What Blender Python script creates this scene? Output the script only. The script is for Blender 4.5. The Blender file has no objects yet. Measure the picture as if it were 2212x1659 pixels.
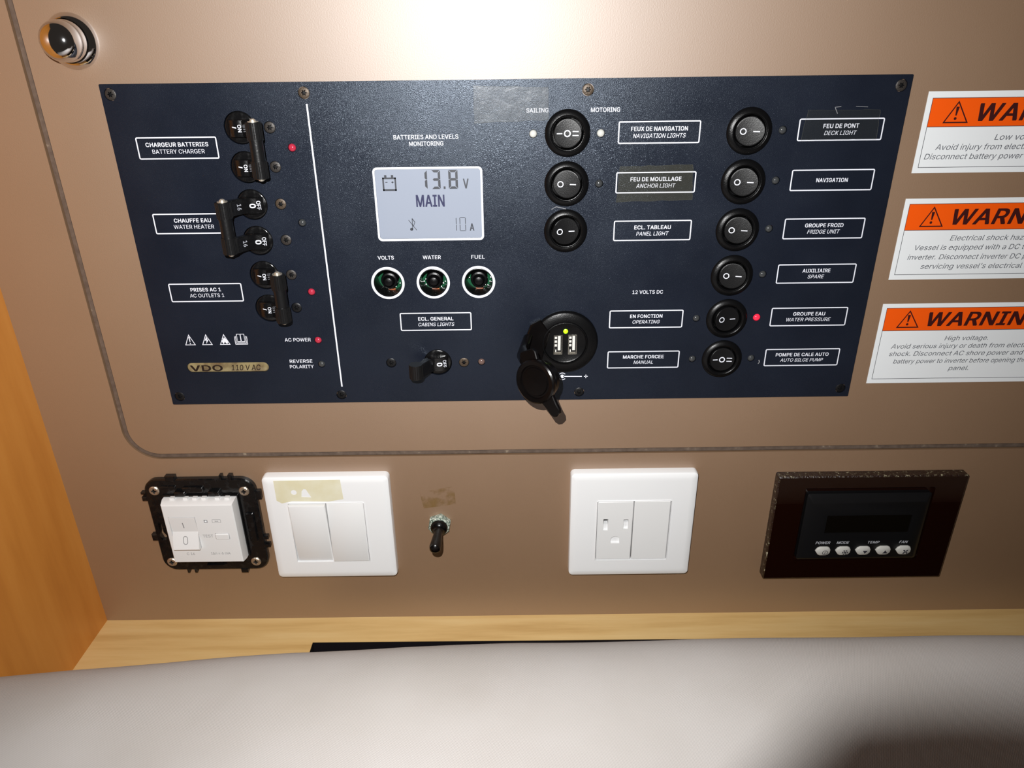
import bpy, bmesh, math, random
from mathutils import Vector, Matrix
from mathutils.geometry import tessellate_polygon
C = bpy.context.scene.collection
random.seed(4)
PI = math.pi

# ------------------------------------------------------------------ camera, world, light, exposure
cam_d = bpy.data.cameras.new('camera'); cam = bpy.data.objects.new('camera', cam_d); C.objects.link(cam)
bpy.context.scene.camera = cam
cam_d.sensor_width = 36.0; cam_d.lens = 1566.9 / 2212 * 36.0
cam_d.clip_start = 0.005; cam_d.clip_end = 20
cam.location = (0.2551, -0.38482, 0.24329)
_y, _p, _r = -0.0002, -0.43692, 0.01244
R = Matrix.Rotation(_y, 3, 'Z') @ Matrix.Rotation(_p, 3, 'X') @ Matrix.Rotation(_r, 3, 'Y')
right, fwd, up = R.col[0], R.col[1], R.col[2]
cam.rotation_euler = Matrix((right, up, -fwd)).transposed().to_euler()

world = bpy.data.worlds.new('world'); bpy.context.scene.world = world; world.use_nodes = True
bg = world.node_tree.nodes['Background']
bg.inputs['Color'].default_value = (0.75, 0.62, 0.52, 1); bg.inputs['Strength'].default_value = 0.035

FLASH = Vector((0.2551, -0.38482, 0.24329)) + right * -0.024 + up * 0.036
ld = bpy.data.lights.new('phone_flash', 'SPOT'); ld.energy = 9.9; ld.color = (1.0, 0.995, 0.985)
ld.spot_size = math.radians(142); ld.spot_blend = 1.0
ld.shadow_soft_size = 0.0011
lamp = bpy.data.objects.new('phone_flash', ld); C.objects.link(lamp)
lamp.location = FLASH
aim = fwd + right * -0.03 + up * 0.10
lamp.rotation_euler = aim.to_track_quat('-Z', 'Y').to_euler()

vs = bpy.context.scene.view_settings
bpy.context.scene.display_settings.display_device = 'sRGB'
vs.view_transform = 'Standard'; vs.look = 'None'; vs.gamma = 1.0; vs.use_curve_mapping = False
vs.exposure = 0.0

# ------------------------------------------------------------------ materials
def mat(name, col, rough=0.5, metal=0.0, spec=0.5, emit=None, estr=0.0, coat=0.0, alpha=1.0, trans=0.0):
    m = bpy.data.materials.new(name); m.use_nodes = True
    b = m.node_tree.nodes['Principled BSDF']
    b.inputs['Base Color'].default_value = (*col, 1); b.inputs['Roughness'].default_value = rough
    b.inputs['Metallic'].default_value = metal; b.inputs['Specular IOR Level'].default_value = spec
    b.inputs['Coat Weight'].default_value = coat; b.inputs['Coat Roughness'].default_value = 0.05
    b.inputs['Alpha'].default_value = alpha; b.inputs['Transmission Weight'].default_value = trans
    if emit: b.inputs['Emission Color'].default_value = (*emit, 1); b.inputs['Emission Strength'].default_value = estr
    return m
def nodes(m): return m.node_tree.nodes, m.node_tree.links, m.node_tree.nodes['Principled BSDF']
def noise(m, scale, detail=2.0, stretch=(1, 1, 1), rough=0.5):
    N, L, b = nodes(m)
    tc = N.new('ShaderNodeTexCoord'); mp = N.new('ShaderNodeMapping'); mp.inputs['Scale'].default_value = stretch
    n = N.new('ShaderNodeTexNoise'); n.inputs['Scale'].default_value = scale; n.inputs['Detail'].default_value = detail
    n.inputs['Roughness'].default_value = rough
    L.new(tc.outputs['Object'], mp.inputs[0]); L.new(mp.outputs[0], n.inputs['Vector'])
    return n
def bump(m, n, strength, dist=0.0002, prev=None):
    N, L, b = nodes(m)
    bp = N.new('ShaderNodeBump'); bp.inputs['Strength'].default_value = strength; bp.inputs['Distance'].default_value = dist
    L.new(n.outputs['Fac'] if 'Fac' in n.outputs else n.outputs[0], bp.inputs['Height'])
    if prev: L.new(prev.outputs[0], bp.inputs['Normal'])
    L.new(bp.outputs[0], b.inputs['Normal']); return bp
def ramp(m, n, stops, sock='Base Color'):
    N, L, b = nodes(m)
    r = N.new('ShaderNodeValToRGB'); e = r.color_ramp.elements
    while len(e) < len(stops): e.new(0.5)
    for q, (p, c) in zip(e, stops):
        q.position = p; q.color = (*c, 1) if isinstance(c, tuple) else (c, c, c, 1)
    L.new(n.outputs['Fac'], r.inputs[0])
    if sock: L.new(r.outputs[0], b.inputs[sock])
    return r

def laminate(name):
    m = mat(name, (.30, .17, .09), .54, spec=.5)
    nodes(m)[2].inputs['IOR'].default_value = 2.55
    n = noise(m, 9, 4); ramp(m, n, [(.35, (.236, .130, .062)), (.65, (.256, .144, .072))])
    n2 = noise(m, 1500, 2); bump(m, n2, .16, .00025)
    return m
M_wall = laminate('taupe_laminate')
M_trim = mat('edge_trim', (.10, .066, .048), .45)
n = noise(M_trim, 260, 4); ramp(M_trim, n, [(.35, (.105, .075, .058)), (.64, (.15, .11, .085)), (.76, (.32, .26, .19))])
M_dark = mat('dark_gap', (.006, .005, .005), .8)
M_navy = mat('navy_powder_coat', (.008, .010, .022), .34, spec=.5)
n = noise(M_navy, 22, 5); ramp(M_navy, n, [(.3, (.0070, .0092, .0165)), (.7, (.0098, .0128, .0225))])
n2 = noise(M_navy, 3300, 0, rough=.7); bump(M_navy, n2, .5, .00016)
nodes(M_navy)[2].inputs['Specular Tint'].default_value = (.74, .85, 1, 1)
ramp(M_navy, noise(M_navy, 30, 6), [(.3, .27), (.7, .38)], 'Roughness')
M_navyedge = mat('panel_edge', (.012, .014, .022), .5)
M_print = mat('white_print', (.80, .82, .90), .5)
M_black = mat('black_plastic', (.0065, .0065, .007), .32, spec=.45)
n = noise(M_black, 900, 2); bump(M_black, n, .25, .0002)
M_rocker = mat('rocker_plastic', (.0055, .0055, .0060), .38, spec=.38)
n = noise(M_rocker, 2600, 2); bump(M_rocker, n, .5, .00014)
M_bezel = mat('bezel_plastic', (.0034, .0034, .0038), .30, spec=.28)
n = noise(M_bezel, 2400, 2); bump(M_bezel, n, .5, .00012)
M_gloss = mat('shiny_black_plastic', (.0055, .0055, .006), .16, spec=.55)
n = noise(M_gloss, 420, 4); bump(M_gloss, n, .35, .0003)
ramp(M_gloss, noise(M_gloss, 300, 3), [(.45, .12), (.7, .4)], 'Roughness')
M_rubber = mat('black_rubber', (.0028, .0022, .0022), .24, spec=.35)
M_pin = mat('brass_pin', (.80, .72, .60), .38, metal=.75)
M_chrome = mat('chrome', (.80, .80, .82), .07, metal=1)
M_white = mat('white_plastic', (.90, .905, .91), .38, spec=.45)
M_white2 = mat('white_module_plastic', (.84, .84, .835), .34, spec=.45)
M_greyprint = mat('grey_print', (.30, .30, .31), .6)
M_screwdark = mat('blackened_screw', (.040, .034, .030), .42, metal=.25)
M_screwrust = mat('rusty_screw', (.085, .060, .040), .42, metal=.3)
for _m in (M_screwdark, M_screwrust):
    n = noise(_m, 1400, 4); bump(_m, n, .8, .0002)
M_screwblack = mat('black_screw', (.008, .008, .009), .4, metal=.3)
M_screwbrass = mat('nickel_screw', (.55, .45, .35), .33, metal=.8)
n = noise(M_screwbrass, 700, 4); bump(M_screwbrass, n, .8, .0004)
M_ledred_on = mat('red_led_lit', (.9, .02, .04), .15, emit=(1, .02, .06), estr=1.0, coat=.8)
M_ledred = mat('red_led_glowing', (.42, .03, .06), .12, emit=(1, .02, .06), estr=.10, coat=.8)
M_ledoff = mat('clear_led_off', (.05, .053, .055), .12, coat=.8)
M_ledwhite = mat('milky_led_off', (.62, .62, .58), .2, coat=.5)
M_ledamber = mat('brownish_led_off', (.16, .10, .085), .15, coat=.6)
M_ledgreen = mat('green_led_lit', (.4, .9, .02), .3, emit=(.42, 1, .0), estr=.95)
M_pcb = mat('green_circuit_board', (.008, .085, .035), .3, coat=.3)
M_solder = mat('solder', (.7, .72, .7), .25, metal=1)
M_copper = mat('orange_component', (.55, .16, .06), .3)
M_lcd = mat('lcd_glass', (.31, .345, .42), .25, coat=.4, emit=(.55, .60, .78), estr=.02)
M_lcdseg = mat('lcd_segment', (.04, .044, .055), .4)
M_lcdnavy = mat('lcd_segment_blue', (.018, .020, .075), .4)
M_tag = mat('resin_nameplate', (.24, .185, .095), .18, coat=1)
n = noise(M_tag, 130, 4); ramp(M_tag, n, [(.35, (.13, .085, .045)), (.6, (.30, .24, .12))])
M_tagink = mat('dark_brown_ink', (.018, .009, .006), .35)
M_sticker = mat('white_vinyl', (.86, .885, .90), .35)
M_orange = mat('orange_vinyl', (.95, .105, .002), .4)
M_ink = mat('dark_maroon_ink', (.045, .004, .004), .5)
M_inkline = mat('black_ink', (.03, .028, .04), .5)
M_inktext = mat('slate_ink', (.085, .09, .11), .5)
M_metal = mat('usb_shell', (.72, .70, .62), .25, metal=1)
M_tongue = mat('usb_tongue', (.80, .78, .72), .4)
def wood(name, stretch, a, b_, c_):
    m = mat(name, b_, .38, spec=.5)
    n = noise(m, 14, 6, stretch, .6); ramp(m, n, [(.28, a), (.5, b_), (.75, c_)])
    N, L, b = nodes(m)
    n2 = noise(m, 60, 3, stretch, .6); bump(m, n2, .12, .0004)
    return m
M_woodx = wood('oak_along', (.55, 7, 7), (.60, .37, .13), (.73, .49, .20), (.80, .58, .27))
M_woodz = wood('oak_upright', (7, 4, .5), (.50, .18, .025), (.58, .225, .035), (.64, .27, .05))  # same oak as the shelf; its dimmer, warmer light is painted into the colour
M_fabric = mat('pale_weave', (.58, .545, .50), .75, spec=.25)
n = noise(M_fabric, 11, 4); ramp(M_fabric, n, [(.3, (.52, .485, .455)), (.65, (.59, .56, .54))])
N_, L_, B_ = nodes(M_fabric)
tc = N_.new('ShaderNodeTexCoord')
wv = []
for rot_ in (0.45, -1.1):
    mp = N_.new('ShaderNodeMapping'); mp.inputs['Rotation'].default_value = (0, 0, rot_)
    w = N_.new('ShaderNodeTexWave'); w.inputs['Scale'].default_value = 520; w.inputs['Distortion'].default_value = 1.2
    w.inputs['Detail'].default_value = 2; w.inputs['Detail Scale'].default_value = 3
    L_.new(tc.outputs['Object'], mp.inputs[0]); L_.new(mp.outputs[0], w.inputs[0]); wv.append(w)
ad = N_.new('ShaderNodeMath'); ad.operation = 'ADD'
L_.new(wv[0].outputs['Fac'], ad.inputs[0]); L_.new(wv[1].outputs['Fac'], ad.inputs[1])
bp = N_.new('ShaderNodeBump'); bp.inputs['Strength'].default_value = .25; bp.inputs['Distance'].default_value = .0003
L_.new(ad.outputs[0], bp.inputs['Height']); L_.new(bp.outputs[0], B_.inputs['Normal'])
# corroded zinc
M_zinc = mat('corroded_zinc', (.42, .47, .40), .5, metal=.15)
n = noise(M_zinc, 900, 4); ramp(M_zinc, n, [(.4, (.10, .15, .12)), (.55, (.50, .56, .48)), (.7, (.75, .78, .68))])
bump(M_zinc, noise(M_zinc, 1200, 3), 1, .0006)
# smoked acrylic (glossy, dark brown, chipped pale along the rims)
M_acrylic = mat('smoked_acrylic', (.010, .0025, .0012), .04, spec=.8, coat=1.0)
M_chip = mat('chipped_acrylic', (.03, .012, .008), .3, spec=.6)
n = noise(M_chip, 420, 5, rough=.7); ramp(M_chip, n, [(.53, (.020, .008, .005)), (.62, (.09, .07, .04)), (.69, (.60, .55, .40))])
bump(M_chip, noise(M_chip, 700, 4), 1, .0008)
M_blackpanel = mat('matt_black_plastic', (.0055, .0055, .0062), .40, spec=.3)
M_window = mat('display_window', (.004, .003, .002), .12, spec=.4)
M_button = mat('pale_rubber', (.62, .61, .57), .4)
# adhesive tape
def tape_mat(name, col, a, rough):
    m = mat(name, col, rough, alpha=a)
    bump(m, noise(m, 170, 3), .6, .0006); return m
M_tape = tape_mat('clear_tape', (.24, .25, .25), .20, .30)
M_tape2 = tape_mat('yellowed_tape', (.20, .18, .07), .11, .40)
M_tapeedge = mat('tape_rim', (.22, .22, .18), .25, alpha=.35)
M_resid = mat('yellow_glue', (.66, .60, .38), .5)
ramp(M_resid, noise(M_resid, 90, 4), [(.3, (.74, .68, .45)), (.7, (.80, .77, .60))])
M_stain = mat('ochre_stain', (.30, .18, .06), .5, alpha=.3)
N_, L_, B_ = nodes(M_stain)
r_ = ramp(M_stain, noise(M_stain, 120, 3), [(.45, 0.0), (.68, .4)], 'Alpha')

# ------------------------------------------------------------------ mesh builder (mm: u right, v up, h out of the wall)
class G:
    def __init__(s): s.v = []; s.f = []; s.m = []; s.cur = 0
    def add(s, vs_, fs):
        b = len(s.v); s.v += [tuple(q) for q in vs_]
        for f in fs: s.f.append([i + b for i in f]); s.m.append(s.cur)
    def tess(s, loops, h, flip=False):
        pts = [p for l in loops for p in l]
        t = tessellate_polygon([[Vector((x, y, 0)) for x, y in l] for l in loops])
        s.add([(x, y, h) for x, y in pts], [list(q) for q in t])
    def walls(s, lo, h0, h1, lo2=None):
        lo2 = lo2 or lo; n = len(lo)
        s.add([(x, y, h0) for x, y in lo] + [(x, y, h1) for x, y in lo2],
              [[i, (i + 1) % n, n + (i + 1) % n, n + i] for i in range(n)])
    def prism(s, lo, h0, h1, holes=(), bev=0.0, back=True):
        top = lo
        if bev:
            top = inset(lo, bev); s.walls(lo, h0, h1 - bev); s.walls(lo, h1 - bev, h1, top)
        else: s.walls(lo, h0, h1)
        for q in holes: s.walls(q, h0, h1)
        s.tess([top] + list(holes), h1)
        if back: s.tess([lo] + list(holes), h0)
        return s
    def box(s, u0, u1, v0, v1, h0, h1, bev=0): return s.prism([(u0, v0), (u1, v0), (u1, v1), (u0, v1)], h0, h1, bev=bev)
    def lathe(s, prof, cu=0, cv=0, n=48):
        rows = []
        for r, h in prof: rows.append([(cu + r * math.cos(2 * PI * i / n), cv + r * math.sin(2 * PI * i / n), h) for i in range(n)])
        vs_ = [p for r in rows for p in r]; fs = []
        for k in range(len(rows) - 1):
            for i in range(n): fs.append([k * n + i, k * n + (i + 1) % n, (k + 1) * n + (i + 1) % n, (k + 1) * n + i])
        s.add(vs_, fs); return s
    def tube(s, pts, rad, n=16, cap=True, flat=1.0):
        pts = [Vector(p) for p in pts]; rad = rad if isinstance(rad, (list, tuple)) else [rad] * len(pts)
        rows = []; ref = None
        for i, p in enumerate(pts):
            t = (pts[min(i + 1, len(pts) - 1)] - pts[max(i - 1, 0)]).normalized()
            if ref is None: ref = Vector((0, 0, 1)) if abs(t.z) < .9 else Vector((1, 0, 0))
            a = (ref - t * ref.dot(t)).normalized(); b = t.cross(a); ref = a
            rows.append([p + (a * math.cos(2 * PI * k / n) + b * math.sin(2 * PI * k / n) * flat) * rad[i] for k in range(n)])
        vs_ = [q for r in rows for q in r]
        fs = [[k * n + i, k * n + (i + 1) % n, (k + 1) * n + (i + 1) % n, (k + 1) * n + i] for k in range(len(rows) - 1) for i in range(n)]
        if cap: fs += [list(range(n)), [len(vs_) - n + i for i in range(n)]]
        s.add(vs_, fs); return s
    def xf(s, f, start=0): s.v[start:] = [tuple(f(*p)) for p in s.v[start:]]; return s
    def mesh(s, mats, o=(0, 0, 0), smooth=32):
        me = bpy.data.meshes.new('m')
        me.from_pydata([((u - o[0]) * .001, -(h - o[2]) * .001, (v - o[1]) * .001) for u, v, h in s.v], [], s.f)
        mats = mats if isinstance(mats, (list, tuple)) else [mats]
        for q in mats: me.materials.append(q)
        me.polygons.foreach_set('material_index', s.m)
        bm = bmesh.new(); bm.from_mesh(me)
        bmesh.ops.remove_doubles(bm, verts=bm.verts, dist=1e-6)
        bmesh.ops.recalc_face_normals(bm, faces=bm.faces)
        if smooth:
            for f in bm.faces: f.smooth = True
            for e in bm.edges:
                if len(e.link_faces) == 2 and e.calc_face_angle(0) > math.radians(smooth): e.smooth = False
        bm.to_mesh(me); bm.free(); return me
def inset(lo, d):
    n = len(lo); A = sum(lo[i][0] * lo[(i + 1) % n][1] - lo[(i + 1) % n][0] * lo[i][1] for i in range(n))
    sg = 1 if A > 0 else -1; out = []
    for i in range(n):
        p0 = Vector(lo[i - 1]); p1 = Vector(lo[i]); p2 = Vector(lo[(i + 1) % n])
        a = (p1 - p0).normalized(); b = (p2 - p1).normalized()
        na = Vector((-a.y, a.x)) * sg; nb = Vector((-b.y, b.x)) * sg
        m = na + nb; m = m / max(m.dot(na), .3); out.append((p1.x + m.x * d, p1.y + m.y * d))
    return out
def circ(cu, cv, r, n=40, a0=0): return [(cu + r * math.cos(a0 + 2 * PI * i / n), cv + r * math.sin(a0 + 2 * PI * i / n)) for i in range(n)]
def rrect(u0, u1, v0, v1, r, n=6):
    out = []
    for cx, cy, a in ((u1 - r, v0 + r, -PI / 2), (u1 - r, v1 - r, 0), (u0 + r, v1 - r, PI / 2), (u0 + r, v0 + r, PI)):
        for i in range(n + 1): t = a + PI / 2 * i / n; out.append((cx + r * math.cos(t), cy + r * math.sin(t)))
    return out

# ------------------------------------------------------------------ objects
ORG = {}
def link(name, data, parent, o):
    ob = bpy.data.objects.new(name, data); C.objects.link(ob)
    p = ORG[parent.name] if parent else (0, 0, 0)
    if parent: ob.parent = parent
    ob.location = ((o[0] - p[0]) * .001, -(o[2] - p[2]) * .001, (o[1] - p[1]) * .001)
    ORG[ob.name] = tuple(o); return ob
def thing(name, label, cat, o, group=None):
    ob = link(name, None, None, o); ob.empty_display_size = .01; return tag(ob, label, cat, group)
def tag(ob, label, cat, group=None):
    ob['label'] = label; ob['category'] = cat
    if group: ob['group'] = group
    return ob
def part(name, g, m, parent, label=None, o=None, smooth=32):
    o = o or ORG[parent.name]
    ob = link(name, g.mesh(m, o, smooth), parent, o)
    if label: ob['label'] = label
    return ob
def put(name, me, parent, o, label=None):      # shared mesh data built around the origin
    ob = link(name, me, parent, o)
    if label: ob['label'] = label
    return ob
def solo(name, g, m, o, label, cat, group=None, smooth=32):
    return tag(link(name, g.mesh(m, o, smooth), None, o), label, cat, group)

# ------------------------------------------------------------------ lettering
SPACE = 73
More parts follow.
